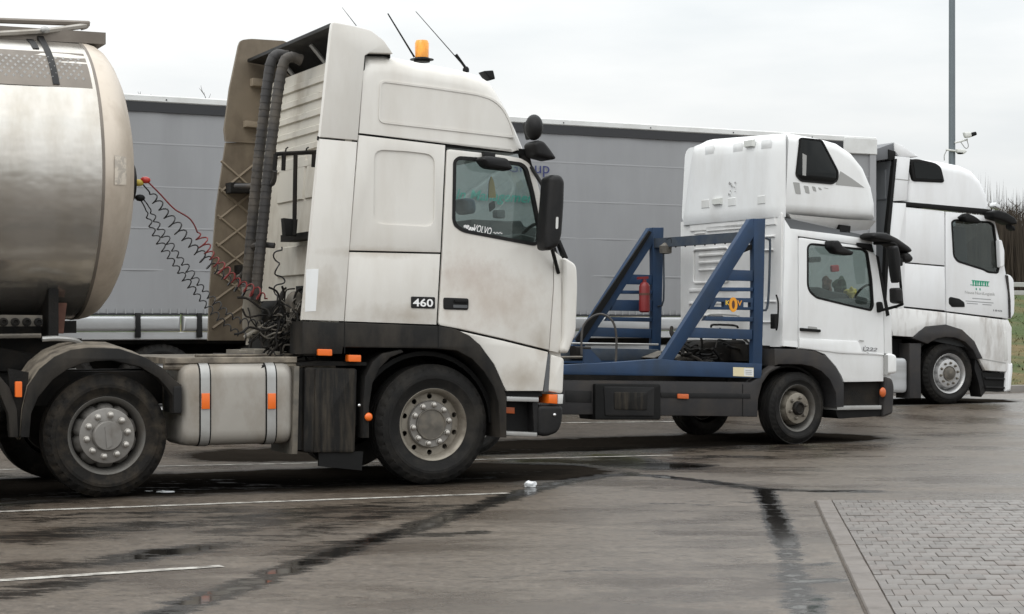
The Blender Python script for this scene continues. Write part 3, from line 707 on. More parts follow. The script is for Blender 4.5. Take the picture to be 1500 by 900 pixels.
# --- side panels
for ln_, hw_ in (([(651.5,212),(646,371),(640.5,478)], 4), ([(524.5,198),(512,368),(504,473)], 4), ([(524,197),(652,211.5),(777,223)], 4), ([(509,368.5),(648,372)], 3), ([(642,478.5),(673,483.5),(735,497.5),(804,515)], 4), ([(466,202.3),(525,207.5)], 3), ([(811.5,372),(811.5,420),(804.5,514)], 3), ([(534,82),(524.5,197)], 3)):
    for a_, b_ in zip(ln_, ln_[1:]):
        dx_, dy_ = b_[0]-a_[0], b_[1]-a_[1]; l_ = math.hypot(dx_, dy_); ox, oy = -dy_/l_*hw_, dx_/l_*hw_
        MB().prism(vp([(a_[0]+ox,a_[1]+oy),(b_[0]+ox,b_[1]+oy),(b_[0]-ox,b_[1]-oy),(a_[0]-ox,a_[1]-oy)]), .022, .03).build('panel_gap_seal', 'black', tractor)
roof_px = [(526,195),(534,84),(541,79),(575,79),(631,90),(680,99),(708,107),(724,117),(736,134),(750,159),(764,190),(774,214),(776,222)]
P = vp(roof_px); fac = [0]+[1]*(len(P)-2)+[0]; fac[0] = 0
rec = rnd(vp([(556,117),(640,128),(700,137),(722,144),(738,158),(748,177),(756,203),(660,192),(554,180)]), .06, 4)
MB().prism(P, 0, VW, r=.17, n=4, holes=[], fac=fac, back=True).build('roof', 'cab_paint', tractor)
rp_ = MB(); rp_.ring(rec, .018, -.008, .01); rp_.build('roof_panel_rim', 'cab_paint', tractor)
MB().prism(inset(ccw(rec), .02), -.002, .01).build('roof_side_panel', 'cab_paint', tractor)
up = vp([(525.5,198),(652.5,213),(645.5,370),(512,367)]); rec2 = rnd(vp([(548,219),(600,222),(637,227),(636,333),(547,328)]), .09, 5)
MB().prism(up, 0, .05, r=.006, n=2, holes=[rec2]).build('upper_side_panel', 'cab_paint', tractor)
MB().prism(inset(ccw(rec2), -.004), .014, .045).build('side_panel_recess', 'cab_paint', tractor)
lo = vp([(511.5,369.5),(645,372.5),(639.5,476),(505,471)])
MB().prism(lo, 0, .05, r=.006, n=2).build('locker_panel', 'cab_paint', tractor)
door_px = [(655,218.5),(740,228),(763,232),(775,239),(785,258),(797,305),(807,350),(810.5,370),(810.5,420),(804,513),(735,496),(673,482),(642,476.5),(648,372)]
win_px = [(664,236),(671,229.5),(720,233),(764,239),(772,246),(781,280),(792,335),(791,355),(783,360),(740,352),(677,340),(665,331),(662.5,322)]
dp = rnd(vp(door_px), .03, 3, only={0, 2, 3, 12}); wp = rnd(vp(win_px), .05, 3)
MB().prism(dp, -.004, .05, r=.008, n=2, holes=[wp]).build('door', 'cab_paint', tractor)
door = tractor.children[-1]
MB().ring(inset(ccw(wp), -.004), .030, -.010, .03).build('window_seal', 'dark_plastic', door)
MB().prism(inset(ccw(wp), .015), .012, .016).build('window_pane', 'window_glass', door)
hd = rnd(vp([(649,436),(686,437.5),(685.5,454.5),(649,453.5)]), .02, 3)
MB().prism(hd, -.012, .0, r=.004).build('handle_plate', 'dark_plastic', door)
MB().prism(rnd(vp([(664,439),(684,440),(684,444.5),(664,443.5)]), .008, 2), -.03, -.012, r=.003).build('door_handle', 'black', door)
MB().prism(rnd(vp([(663,446.5),(684,447.2),(684,451.5),(663,451)]), .008, 2), -.016, -.012).build('handle_grip', 'interior_grey', door)
text('VOLVO', door, V, [(695,328.5),(721,334),(719,345),(693,339)], .008, 'white_print', 'sticker_lettering', .15, .012)
st_ = MB()
for k in range(9):
    q = V.p3(679+k*1.7, 333+k*.6+random.uniform(-3,3), .008); st_.prism([(q[0],q[2]),(q[0]+.018,q[2]-.008),(q[0]+.022,q[2]+.012),(q[0]+.004,q[2]+.018)], .007, .009)
for k in range(6):
    q = V.p3(722+k*2.2, 341+(k % 2)*1.5, .008); st_.prism([(q[0],q[2]),(q[0]+.016,q[2]-.004),(q[0]+.018,q[2]+.008)], .007, .009)
st_.build('sticker', 'white_print', door)
# badge
bd = MB().prism(rnd(vp([(602,434.5),(637,435.5),(637,452.5),(602,451.5)]), .012, 3), -.008, .0, r=.003).build('power_badge', 'dark_plastic', tractor)
text('460', bd, V, [(605,437.3),(634.5,438.3),(634.5,450),(605,449)], -.0095, 'white_print', 'badge_number', 0, .02)
# front of the cab
MB().prism(vp([(812,368),(823,377),(823,505),(818,517),(805,514),(811.5,420)]), .0, .06, r=.004).build('front_corner_panel', 'cab_paint', tractor)
MB().prism(rnd(vp([(821,379),(826,378),(842,388),(843.5,420),(841,488),(829,519),(818,515),(823,498),(824,420)]), .05, 3), -.05, .10, r=.03, n=3, back=True).build('corner_deflector', 'cab_paint', tractor)
fender_px = [(644,480),(673,485),(735,499),(803,516),(795.5,573),(742,573),(738,566),(724,534),(703,506),(687,492),(668,484)]
MB().prism(vp(fender_px), .0, .05, r=.006).build('step_fender', 'cab_paint', tractor)
hl = MB().prism(rnd(vp([(807,519),(827,525),(825,577),(803,574)]), .03, 3), -.002, .3, r=.02, n=2).build('headlamp_panel', 'cab_paint', tractor)
MB().prism(vp([(801,521),(806,518),(804,574),(797,574)]), .004, .03).build('headlamp_edge', 'interior_grey', tractor)
MB().prism(vp([(803,578),(816,578),(816,592),(803,591)]), -.012, .2, r=.01).build('indicator_lamp', 'orange_lens', tractor)
MB().prism(vp([(816.5,578),(825,578),(824,592),(816.5,592)]), -.008, .2, r=.008).build('side_lamp', 'clear_lens', tractor)
bp_ = rnd(vp([(788,594),(825,594),(824,618),(818,634),(800,640),(788,638)]), .05, 4)
bump = MB().prism(bp_, -.01, VW, r=.03, n=3, back=True).build('bumper', 'dark_plastic', tractor)
q = V.p3(812, 608, -.012); MB().ball(q, .018, 10, 6).build('bumper_bolt', 'chrome', bump)
MB().prism(vp([(742,573),(796,573),(797,581),(742,581)]), .04, .3).build('sill_recess', 'black', tractor)
MB().prism(vp([(742,581),(789,582.5),(789,589),(742,588)]), -.005, .1, r=.006).build('step_tread', 'strap_alu', tractor)
MB().prism(vp([(739,589),(790,589),(790,640),(739,640)]), .13, .4).build('step_well', 'black', tractor)
MB().prism(vp([(732,590),(742,590),(741,641),(732,641)]), .01, .3).build('step_side', 'dark_plastic', tractor)
MB().prism(vp([(781,590),(789,590),(788,640),(783,634)]), .01, .3).build('step_side', 'dark_plastic', tractor)
MB().prism(vp([(740,632),(787,634),(787,640),(740,638)]), .0, .25, r=.006).build('lower_step', 'strap_alu', tractor)
MB().prism(vp([(744,597),(762,598),(762,607),(744,606)]), .115, .13, r=.003).build('reflector', 'orange_dim', tractor)
# arch trim and lower band
arch_out = [(441.5,471),(503,472.5),(642,478),(666,482),(687,492),(703,506),(722,533),(733,556),(741,582),(741,641)]
arch_in = [(731,641),(729,590),(722,568),(708,545),(690,526),(668,514),(638,511),(502,509),(500,519),(441,519)]
MB().prism(vp(arch_out+arch_in), -.022, .30, r=.012, n=2).build('wheel_arch_trim', 'arch_plastic', tractor)
for (u, v0, v1) in ((503.5,473,518), (640.5,478,511)): MB().prism(vp([(u-.5,v0),(u+.6,v0),(u+.6,v1),(u-.5,v1)]), -.0235, -.02).build('trim_joint', 'black', tractor)
mg_o = [(588,512),(560,518),(546,530),(535,552),(532,590),(532,642)]; mg_i = [(541,642),(541,596),(546,562),(556,540),(572,524),(592,516)]
MB().prism(vp(mg_o+mg_i), .0, .34, r=.01).build('mudguard', 'arch_plastic', tractor)
MB().prism(vp([(470,664),(535,662),(533,690),(470,684)]), .05, .08).build('mud_flap', 'black', tractor)
# wheel housing: dark inner liner
wc = V.p(632, 623); li = MB(); aa = [math.pi*k/20 for k in range(21)]
o1 = [(wc[0]+.66*math.cos(a), wc[1]+.64*math.sin(a)) for a in aa]; i1 = [(wc[0]+.62*math.cos(a), wc[1]+.60*math.sin(a)) for a in reversed(aa)]
li.prism(o1+i1, .16, .75); li.build('wheel_housing', 'black', tractor)
MB().prism([(wc[0]-.66,.45),(wc[0]+.95,.45),(wc[0]+.95,1.25),(wc[0]-.66,1.35)], .75, 1.75).build('engine_block', 'chassis_black', tractor)
# --- corner panels / air deflectors at the back of the cab
cu_px = [(486.5,32.5),(515,38),(543,45),(562,60),(575,79),(541,78),(534,82),(523.5,206),(468.5,201),(484,51)]
MB().prism(rnd(vp(cu_px), .02, 2, only={0, 2, 3}), -.012, .05, r=.008, n=2).build('upper_side_deflector', 'cab_paint', tractor)
MB().prism(vp([(468.2,203.5),(523,208.5),(503.5,471),(442.5,469)]), -.010, .05, r=.008, n=2).build('lower_side_deflector', 'cab_paint', tractor)
MB().prism(vp([(448,395),(466,394),(462,456),(446,457)]), -.0125, -.009).build('side_patch', 'white_clean', tractor)
# roof spoiler skin joining both sides
sp = vp([(486.5,33),(515,38.5),(543,45.5),(562,61),(575,79.5)]); sp2 = [(a, h-.03) for a, h in reversed(sp)]
MB().prism(sp+sp2, .05, VW-.05).build('roof_spoiler', 'dark_plastic', tractor)
for w_ in (.8, 1.7): MB().tube([(*V.p(500, 47)[:1], w_, V.p(500,47)[1]), (V.p(535,82)[0], w_, V.p(535,82)[1]-.05)], .02, 8).build('spoiler_strut', 'strap_alu', tractor)
# far deflector, seen from inside
fw = 2.45
fd_up = [(353,59),(367,57),(415,60),(452,75),(452,207),(331,207),(329,190),(337,129),(350,67)]
fd_lo = [(331,209),(452,209),(430,499),(305,499),(308,420),(317,307)]
fo = MB().prism(rnd(V.pl(fd_up, fw), .04, 3, only={0, 1}), fw, fw+.05).build('far_upper_deflector', 'steel_tan', tractor)
fl = MB().prism(V.pl(fd_lo, fw), fw, fw+.04).build('far_lower_deflector', 'steel_tan', tractor)
MB().prism(V.pl([(330,205),(420,210),(420,213),(330,208)], fw), fw-.02, fw).build('deflector_seam', 'steel_tan', fo)
for (a, c) in (((366,116),(392,129)), ((356,178),(380,189))):
    MB().prism(V.pl([(a[0],a[1]),(c[0],a[1]+3),(c[0]-1,c[1]),(a[0],c[1]-2)], fw), fw-.10, fw, r=.004).build('deflector_bracket', 'steel_rib', fo)
for k in range(9):
    for dr in (0, 1):
        v0 = 196+k*40; a, c = ((326-k*2.4, v0+45), (405, v0-22)) if dr else ((326-k*2.4, v0), (405, v0+72))
        if min(a[1], c[1]) < 211 or max(a[1], c[1]) > 496: continue
        MB().tube([V.p3(*a, fw-.004), V.p3(*c, fw-.004)], .014, 5).build('deflector_rib', 'steel_rib', fl)
MB().prism(V.pl([(330,269),(372,271),(372,284),(330,284)], fw), fw-.18, fw-.005, r=.01).build('deflector_bracket', 'chassis_black', fl)
MB().prism(V.pl([(343,389),(362,388),(362,402),(343,402)], fw), fw-.18, fw-.005, r=.01).build('deflector_bracket', 'chassis_black', fl)
# --- back wall, ribbed
bs0 = V.p(500, 300)[0]                                   # wall stands a little inside the deflectors, leaning like the cab
lean = .075
def bws(h): return bs0+(h-V.p(500,300)[1])*lean
hb, ht = 1.2, V.p(535,84)[1]+.03
vs = [(bws(h)+d, w, h) for d in (0, .06) for h, w in ((hb,.02), (hb,VW-.02), (ht,VW-.02), (ht,.02))]
MB().add(vs, [(0,1,2,3),(4,7,6,5),(0,4,5,1),(1,5,6,2),(2,6,7,3),(3,7,4,0)]).build('back_wall', 'cream_wall', tractor)
bwall = tractor.children[-1]
def wall_bar(w0, w1, h0, h1, d0, mt='cream_wall', nm='wall_rib'):
    vs = []
    for e, d in ((0, 0), (.012, -d0)):
        vs += [(bws(h0+e)+d, w0+e, h0+e), (bws(h0+e)+d, w1-e, h0+e), (bws(h1-e)+d, w1-e, h1-e), (bws(h1-e)+d, w0+e, h1-e)]
    return MB().add(vs, [(4,5,6,7),(0,1,5,4),(1,2,6,5),(2,3,7,6),(3,0,4,7)]).build(nm, mt, bwall)
for k in range(6):
    h0 = V.q(450, 112+k*24, bs0)[2]; wall_bar(.25, 1.9, h0-.075, h0, .02)
wall_bar(.3, .95, V.q(450,292,bs0)[2], V.q(450,225,bs0)[2], .018, nm='wall_panel'); wall_bar(1.0, 1.75, V.q(450,292,bs0)[2], V.q(450,225,bs0)[2], .018, nm='wall_panel')
wall_bar(.2, 1.6, V.q(440,405,bs0)[2], V.q(440,360,bs0)[2], .025, nm='wall_panel')
MB().box(bws(1.6)-.12, bws(1.6)+.02, .3, 1.1, V.q(440,352,bs0)[2]-.02, V.q(440,347,bs0)[2]+.01).build('rear_shelf', 'chassis_black', bwall)
MB().box(bws(1.3)-.004, bws(1.3)+.03, .12, .95, V.q(440,470,bs0)[2], V.q(440,420,bs0)[2]).build('rear_opening', 'black', bwall)
# --- front wall with windscreen, floor, far side
ft, fb = V.p(776, 222), V.p(822, 382)
MB().add([(ft[0],.10,ft[1]),(fb[0],.06,fb[1]),(fb[0],VW-.06,fb[1]),(ft[0],VW-.10,ft[1])], [(0,1,2,3)]).build('windscreen', 'screen_glass', tractor)
MB().prism([V.p(822,382), V.p(826,574), (V.p(826,574)[0]-.12, V.p(826,574)[1]), (V.p(822,382)[0]-.10, V.p(822,382)[1])], .05, VW-.05).build('front_wall', 'cab_paint', tractor)
MB().prism(vp([(776,222),(822,382),(812,382),(765,225)]), .03, .09).build('windscreen_pillar', 'dark_plastic', tractor)
MB().prism(vp([(776,222),(822,382),(812,382),(765,225)]), VW-.09, VW-.03).build('windscreen_pillar', 'dark_plastic', tractor)
MB().prism(vp([(520,440),(815,440),(815,505),(505,470)]), .06, VW-.06).build('cab_floor', 'interior', tractor)
farp = vp([(526,196),(776,222),(810,368),(804,513),(641,478),(505,472)]); 
MB().prism(farp, VW-.05, VW, holes=[wp]).build('far_side_wall', 'cab_paint', tractor)
# interior
dash = MB(); dash.prism(vp([(745,352),(775,341),(815,352),(815,440),(745,440)]), .15, VW-.15, r=.03); dash.build('dashboard', 'interior', tractor)
bx_ = MB().prism(vp([(733,327),(762,325),(765,345),(733,345)]), 1.2, 1.6, r=.02).build('dash_console', 'interior', tractor)
def seat(w0, mt='seat_blue', du=0):
    st = MB(); a = V.p(690+du, 470)[0]; hh = V.p(690, 300)[1]
    st.prism(rnd([(a-.22, 1.35), (a-.30, hh-.12), (a-.20, hh-.12), (a-.08, 1.55), (a+.35, 1.55), (a+.35, 1.40)], .05, 3), w0, w0+.5, r=.05, n=3, back=True)
    st.prism(rnd([(a-.33, hh-.08), (a-.35, hh+.14), (a-.24, hh+.15), (a-.22, hh-.08)], .05, 3), w0+.11, w0+.38, r=.05, n=3, back=True)
    return st.build('seat', mt, tractor)
seat(.32); seat(1.60, du=0)
MB().prism(rnd(V.pl([(690,321),(742,324),(765,323),(768,332),(795,334),(800,390),(690,390)], 1.25), .03, 2), 1.25, 2.2, r=.02).build('dash_top', 'interior', tractor)
MB().prism(rnd(V.pl([(678,290),(698,290),(700,313),(681,314)], 1.3), .05, 4), 1.3, 1.55, r=.05, n=3, back=True).build('headrest', 'seat_blue', tractor)
MB().prism(rnd(V.pl([(728,307),(740,307),(741,320),(728,319)], 1.2), .02, 2), 1.2, 1.3, r=.01).build('dash_gauge', 'interior_grey', tractor)
cs = V.p3(768, 352, .55); sw = MB()
sw.tube([(cs[0]+.10*math.sin(a)*1.2, cs[1]+.22*math.cos(a), cs[2]+.20*math.sin(a)-.05) for a in [2*math.pi*k/24 for k in range(25)]], .016, 6); sw.build('steering_wheel', 'black', tractor)
MB().prism(vp([(668,329),(738,341),(738,352),(668,345)]), .35, .40).build('inner_sill', 'interior', tractor)
# --- mirrors
mm_ = MB(); mm_.prism(rnd(vp([(798,262),(803,257),(815,257),(821,266),(820,300),(817,345),(812,362),(800,368),(792,366),(792,340)], -.25), .05, 4), -.36, -.14, r=.05, n=3, back=True); mir = mm_.build('mirror', 'dark_plastic', tractor)
MB().prism(rnd(V.pl([(815,318),(818.5,318),(818,335),(814.5,336)], -.37), .01, 2), -.365, -.30).build('mirror_marker', 'clear_lens', mir)
MB().tube([V.p3(800,280,-.15), V.p3(778,245,.0)], .018, 8).build('mirror_arm', 'dark_plastic', tractor)
MB().tube([V.p3(806,355,-.15), V.p3(818,400,.0)], .018, 8).build('mirror_arm', 'dark_plastic', tractor)
MB().prism(vp([(814,345),(822,352),(833,378),(828,382)]), .0, .06, r=.01).build('mirror_foot', 'dark_plastic', tractor)
cm = MB(); c_ = V.p3(782, 187, -.12); cm.ball(c_, (.075,.11,.115), 18, 12); cm.prism(rnd(vp([(765,180),(778,176),(779,204),(770,206)]), .02, 3), -.12, .0, r=.01); cm.build('wide_angle_mirror', 'dark_plastic', tractor)
wd_ = MB(); wd_.prism(rnd(vp([(774,212),(779,207),(789,208),(800,222),(808,234),(800,236),(778,230)], -.1), .03, 3), -.22, .02, r=.03, n=3, back=True); wd_.build('kerb_mirror', 'dark_plastic', tractor)
vm_ = MB(); vm_.prism(rnd(vp([(698,234),(706,229),(738,233),(746,248),(741,251),(708,247)], -.1), .03, 3), -.20, -.03, r=.035, n=3, back=True); vm_.prism(vp([(705,223),(722,225),(722,233),(706,232)]), -.06, .0, r=.01); vm_.build('door_top_mirror', 'dark_plastic', tractor)
# --- roof equipment
def roof_w(w): return w
bc = V.p3(618, 88, 1.0); 
be = MB(); be.lathe((bc[0], bc[1], bc[2]), [(-.02,.075), (.012,.075), (.02,.066)], 24, 'h'); bcn = be.build('beacon_base', 'black', tractor)
be = MB(); be.lathe((bc[0], bc[1], bc[2]), [(.018,.064), (.15,.066), (.178,.055), (.185,.001)], 24, 'h'); be.build('beacon', 'beacon_orange', tractor)
MB().lathe((bc[0], bc[1], bc[2]), [(-.001,.11), (.006,.11), (.007,.001)], 20, 'h').build('beacon_plate', 'dark_plastic', tractor)
an = lambda a, c, w, r, nm='antenna': MB().tube([V.p3(*a, w), V.p3(*c, w)], r, 6).build(nm, 'black', tractor)
an((607,84), (568,20), 1.0, (.009,.006)); a2 = an((682,100), (609,17), .8, (.005,.003)); an((522,38), (501,11), 1.9, (.004,.002))
MB().tube([V.p3(683,101,.8), V.p3(668,80,.8)], .013, 8).build('antenna_spring', 'black', a2)
MB().lathe(V.p3(682.5,101,.8), [(-.03,.03),(0,.03),(.02,.015)], 12, 'h').build('antenna_foot', 'black', a2)
MB().prism(rnd(vp([(709,104),(723,103),(726,116),(718,117)], .5), .01, 2), .5, .64, r=.01, back=True).build('roof_lamp', 'black', tractor)
# --- intake pipes, rack and hose heap behind the cab
def pipe(pts, r, w, nm, mt, rings=True):
    m_ = MB(); P3 = [V.p3(u, v, w) for u, v in pts]; m_.tube(P3, r, 14, 6)
    if rings:
        for i in range(len(P3)-1):
            a, c = Vector(P3[i]), Vector(P3[i+1]); k = max(1, int((c-a).length/.055))
            for j in range(k):
                p_ = a.lerp(c, j/k); d = (c-a).normalized()*.010; m_.tube([p_-d, p_+d], r*1.09, 14)
    return m_.build(nm, mt, tractor)
pipe([(440,88),(428,84),(419,87),(414,98),(408,130),(400,190),(393,250),(387,310),(380,380),(374,440)], .047, 1.0, 'intake_pipe', 'hose_grey')
pipe([(420,82),(408,80),(401,84),(396,96),(391,130),(384,190),(377,250),(371,310),(365,380),(360,430)], .047, 1.2, 'intake_pipe', 'hose_grey')
MB().tube([V.p3(404,80,1.36), V.p3(397,84,1.36), V.p3(391,118,1.36)], .012, 6, 4).build('pipe_edge', 'white_clean', tractor)
cx_ = V.p3(369, 480, 1.15); MB().lathe(cx_, [(-.10,.03),(-.06,.07),(.0,.085),(.18,.085),(.26,.075),(.30,.09),(.36,.09)], 20, 'h').build('air_canister', 'canister', tractor)
rk = MB()
for a, c, w0 in (((404,226),(464,223),.5), ((433,224),(431,345),.5), ((404,226),(402,250),.5), ((460,223),(459,245),.5), ((416,224),(415,250),.5)):
    rk.tube([V.p3(*a, w0), V.p3(*c, w0)], .019, 6)
rk.build('hose_rack', 'chassis_black', tractor)
for u in (418, 448): MB().tube([V.p3(u,224,.5), V.p3(u+1,218,.5), V.p3(u+4,216,.5)], .007, 5).build('rack_hook', 'chassis_black', tractor)
MB().tube([V.p3(403,250,.8), V.p3(400,268,.9), V.p3(388,272,1.2), V.p3(345,273,1.6)], .022, 8, 4).build('support_tube', 'hose_grey', tractor)
MB().tube([V.p3(350,406,1.7), V.p3(357,400,1.5), V.p3(368,366,1.2), V.p3(378,359,1.1), V.p3(402,360,1.0)], .026, 8, 4).build('support_tube', 'hose_grey', tractor)
MB().tube([V.p3(358,495,1.0), V.p3(396,472,.9)], .02, 8).build('prop_rod', 'canister', tractor)
hp = MB(); rg = random.Random(5)
for k in range(80):
    a = V.p3(rg.uniform(392,440), rg.uniform(462,512), rg.uniform(.35,.95)); pts = [Vector(a)]
    d = Vector((rg.uniform(-1,1), rg.uniform(-.5,.5), rg.uniform(-1,1))).normalized()
    for j in range(5):
        d = (d+Vector((rg.uniform(-.9,.9), rg.uniform(-.6,.6), rg.uniform(-.9,.9)))).normalized(); pts.append(pts[-1]+d*.075)
    hp.tube(pts, rg.uniform(.005,.012), 6, 3)
hp.build('hose_bundle', 'chassis_black', tractor)
hp = MB()
for k in range(44):
    a = V.p3(rg.uniform(398,438), rg.uniform(455,505), rg.uniform(.3,.6)); pts = [Vector(a)]; d = Vector((rg.uniform(-1,1), 0, rg.uniform(-1,1))).normalized()
    for j in range(4):
        d = (d+Vector((rg.uniform(-.8,.8), rg.uniform(-.5,.5), rg.uniform(-.8,.8)))).normalized(); pts.append(pts[-1]+d*.05)
    hp.tube(pts, rg.uniform(.004,.008), 6, 3)
hp.build('connector_lines', 'hub_grey', tractor)
hp = MB(); hp.prism(rnd(V.pl([(398,452),(412,440),(440,440),(442,520),(392,520)], .9), .03), .9, 1.5); hp.build('gearbox_block', 'chassis_black', tractor)
MB().ball(V.p3(432,448,.62), (.09,.09,.13), 14, 8).build('expansion_tank', 'hub_grey', tractor)
MB().prism(V.pl([(414,320),(434,322),(432,347),(416,346)], .55), .5, .6, r=.01).build('plug_holder', 'black', tractor)
# --- chassis
sr = V.p(-420, 560)[0]; sf = V.p(800, 560)[0]
for w_ in (.80, 1.60): MB().box(sr, sf, w_, w_+.08, .72, 1.0).build('frame_rail', 'chassis_black', tractor)
dk0, dk1 = V.p(246, 522)[0], V.p(441, 522)[0]; dh = V.p(340, 524)[1]
deck = MB().box(dk0, dk1, .10, 1.9, dh-.05, dh, .006).build('deck_plate', 'deck_dirt', tractor)
rg = random.Random(9)
for k in range(9):
    a = V.p3(rg.uniform(255,430), rg.uniform(513,519), .5); m_ = MB(); pts = [Vector((a[0], rg.uniform(.2,1.2), dh+.012))]; d = Vector((1, rg.uniform(-.6,.6), 0))
    for j in range(5): d = (d+Vector((rg.uniform(-.5,.5), rg.uniform(-.5,.5), 0))).normalized(); pts.append(pts[-1]+d*.14)
    m_.tube(pts, .012, 6, 3); m_.build('air_line', 'deck_dirt' if k % 2 else 'hose_grey', tractor)
for (u0, u1, w0, w1, hh) in ((372,395,.7,1.1,.06), (350,368,.9,1.3,.05), (395,420,.5,.8,.04)): 
    a, c = V.p(u0,520,w0)[0], V.p(u1,520,w0)[0]; MB().box(a, c, w0, w1, dh-.002, dh+hh, .01).build('valve_block', 'canister', tractor)
MB().tube([(dk0, .14, dh-.075), (dk1+.35, .14, dh-.075)], .028, 8).build('rail_pipe', 'deck_dirt', tractor)
# fuel tank: deep rounded box with straps
t0, t1 = V.p(268, 600)[0], V.p(433, 600)[0]; th0, th1 = V.p(350, 653)[1], V.p(350, 532)[1]
def tank_sec(a, r=.12, e=0):
    """rounded section in (w,h)"""
    return [(a, w, h) for w, h in rnd([(.03+e, th0+e), (.72-e, th0+e), (.72-e, th1-e), (.03+e, th1-e)], r, 6)]
tk = MB(); secs = [(t0, .06), (t0+.012, .028), (t0+.045, .006), (t0+.09, 0), (t1-.09, 0), (t1-.045, .006), (t1-.012, .028), (t1, .06)]
vs = []; fs = []
for a, e in secs: vs += tank_sec(a, .13, e)
k = len(tank_sec(0))
for j in range(len(secs)-1):
    for i in range(k): a = j*k+i; b_ = j*k+(i+1) % k; fs.append((a, b_, b_+k, a+k))
fs.append(tuple(range(k))); fs.append(tuple((len(secs)-1)*k+i for i in range(k)))
ftank = tk.add(vs, fs).build('fuel_tank', 'tank_alu', tractor)
for u in (302, 399):
    a = V.p(u, 590)[0]; m_ = MB(); vs = []; fs = []
    for da in (-.038, .038): vs += [(a+da, w, h) for _, w, h in tank_sec(0, .14, -.008)]
    for i in range(k): fs.append((i, (i+1) % k, k+(i+1) % k, k+i))
    m_.add(vs, fs); m_.build('tank_strap', 'strap_alu', ftank)
    for d_ in (-.044, .044):
        m_ = MB(); vs = []; fs = []
        for da in (-.006, .006): vs += [(a+d_+da, w, h) for _, w, h in tank_sec(0, .14, -.004)]
        for i in range(k): fs.append((i, (i+1) % k, k+(i+1) % k, k+i))
        m_.add(vs, fs); m_.build('strap_rubber', 'black', ftank)
    q = V.p(u, 588); MB().prism([(a-.034, q[1]-.065), (a+.034, q[1]-.065), (a+.034, q[1]+.065), (a-.034, q[1]+.065)], .008, .02, r=.004).build('strap_reflector', 'orange_lens', ftank)
MB().lathe((V.p(372,535)[0], .3, th1-.01), [(0,.06),(.03,.06),(.035,.05),(.036,.001)], 16, 'h').build('filler_cap', 'chassis_black', ftank)
m_ = MB(); q = V.p3(366, 541, .1); m_.tube([q, (q[0]+.06, .06, q[2]-.02), (q[0]+.12, .08, q[2]+.03), (q[0]+.14, .12, q[2]-.02)], .014, 6, 3); m_.build('filler_chain', 'black', ftank)
# battery box, toolbox
bb = MB().prism(rnd(vp([(448,538),(525.5,540),(522,664),(446,664)]), .03, 3), .03, .65, r=.015).build('battery_box', 'box_black', tractor)
MB().prism(vp([(432,537),(440,537),(437,666),(429,666)]), .02, .6, r=.006).build('box_flange', 'hub_grey', tractor)
MB().prism(vp([(440,540),(448,540),(446,660),(437,660)]), .07, .6).build('box_gap', 'box_black', tractor)
MB().prism(vp([(463,541),(472,541),(470,663),(461,663)]), .018, .04, r=.004).build('box_strap', 'box_black', bb)
MB().prism(vp([(468,529),(540,531),(540,536),(440,536),(440,532)]), .05, .5).build('box_lid', 'chassis_black', tractor)
MB().prism(rnd(vp([(464,511.5),(485,512),(485,521.5),(464,521)], -.02), .008, 2), -.05, -.02, r=.004).build('marker_lamp', 'orange_lens', tractor)
MB().prism(rnd(vp([(510,520),(528.5,520.5),(528.5,530.5),(510,530)], -.02), .008, 2), -.03, .05, r=.004).build('marker_lamp', 'orange_lens', tractor)
MB().ball(V.p3(540,611,-.02), (.036,.02,.036), 12, 8).build('marker_lamp', 'orange_lens', tractor)
MB().ball(V.p3(526,594,.0), .016, 10, 6).build('box_bolt', 'chrome', tractor)
# --- axles and wheels
w1 = V.p(630.5, 622, .13); w2 = V.p(154, 634, .13)
wheel(tractor, w1[0], .20, .525, .525, .302, 'front'); wheel(tractor, w1[0], VW-.20, .525, .525, .302, 'front', near=False)
wheel(tractor, w2[0], .20, .5, .5, .302, 'rear', tyre='rubber_mud'); wheel(tractor, w2[0], VW-.20, .5, .5, .302, 'rear', near=False, tyre='rubber_mud')
for w_ in (.19, .52, VW-.52, VW-.19): wheel(tractor, w2[0]-1.37, w_, .5, .5, .302, 'rear', near=w_ < 1, tyre='rubber_mud', simple=w_ not in (.19,))
for a in (w1[0], w2[0], w2[0]-1.37): MB().tube([(a, .3, .5), (a, VW-.3, .5)], .07, 10).build('axle', 'chassis_black', tractor)
# rear fenders with dirty tops
def fender(u_pts_out, u_pts_in, nm='rear_fender'):
    f = MB(); f.prism(vp(u_pts_out+list(reversed(u_pts_in))), .0, .10, r=.008); o = f.build(nm, 'arch_plastic', tractor)
    P = vp(u_pts_out); m_ = MB(); vs = []; fs = []
    for a, h in P: vs += [(a, .02, h+.002), (a, .50, h+.05), (a, .50, h+.03), (a, .02, h-.02)]
    for i in range(len(P)-1):
        for j in range(4): fs.append((i*4+j, i*4+(j+1) % 4, i*4+4+(j+1) % 4, i*4+4+j))
    m_.add(vs, fs).build('fender_top', 'deck_dirt', o); return o
f1 = fender([(30,641),(33,600),(41,566),(58,541),(80,523),(104,513),(130,509.5),(175,511),(214,524),(241,541),(255,556),(266,564),(266,606)], [(43,641),(46,606),(56,582),(78,556),(98,542),(117,534),(140,529.5),(165,528.5),(206,538),(232,554),(246,570),(253,580),(253,606)])
MB().prism(rnd(vp([(254,566),(266,566),(266,606),(254,606)]), .015, 2), -.01, .3, r=.006).build('fender_flap', 'dark_plastic', tractor)
f2 = fender([(-260,600),(-240,560),(-200,530),(-150,518),(-95,513),(-50,520),(-10,540),(14,568),(25,600),(27,641)], [(-246,600),(-228,572),(-190,548),(-150,538),(-95,533),(-55,540),(-20,556),(0,578),(12,606),(15,641)])
MB().prism(rnd(vp([(21.5,559),(31.5,559),(31.5,582),(21.5,582)]), .008, 2), -.03, .0, r=.004).build('marker_lamp', 'orange_lens', tractor)
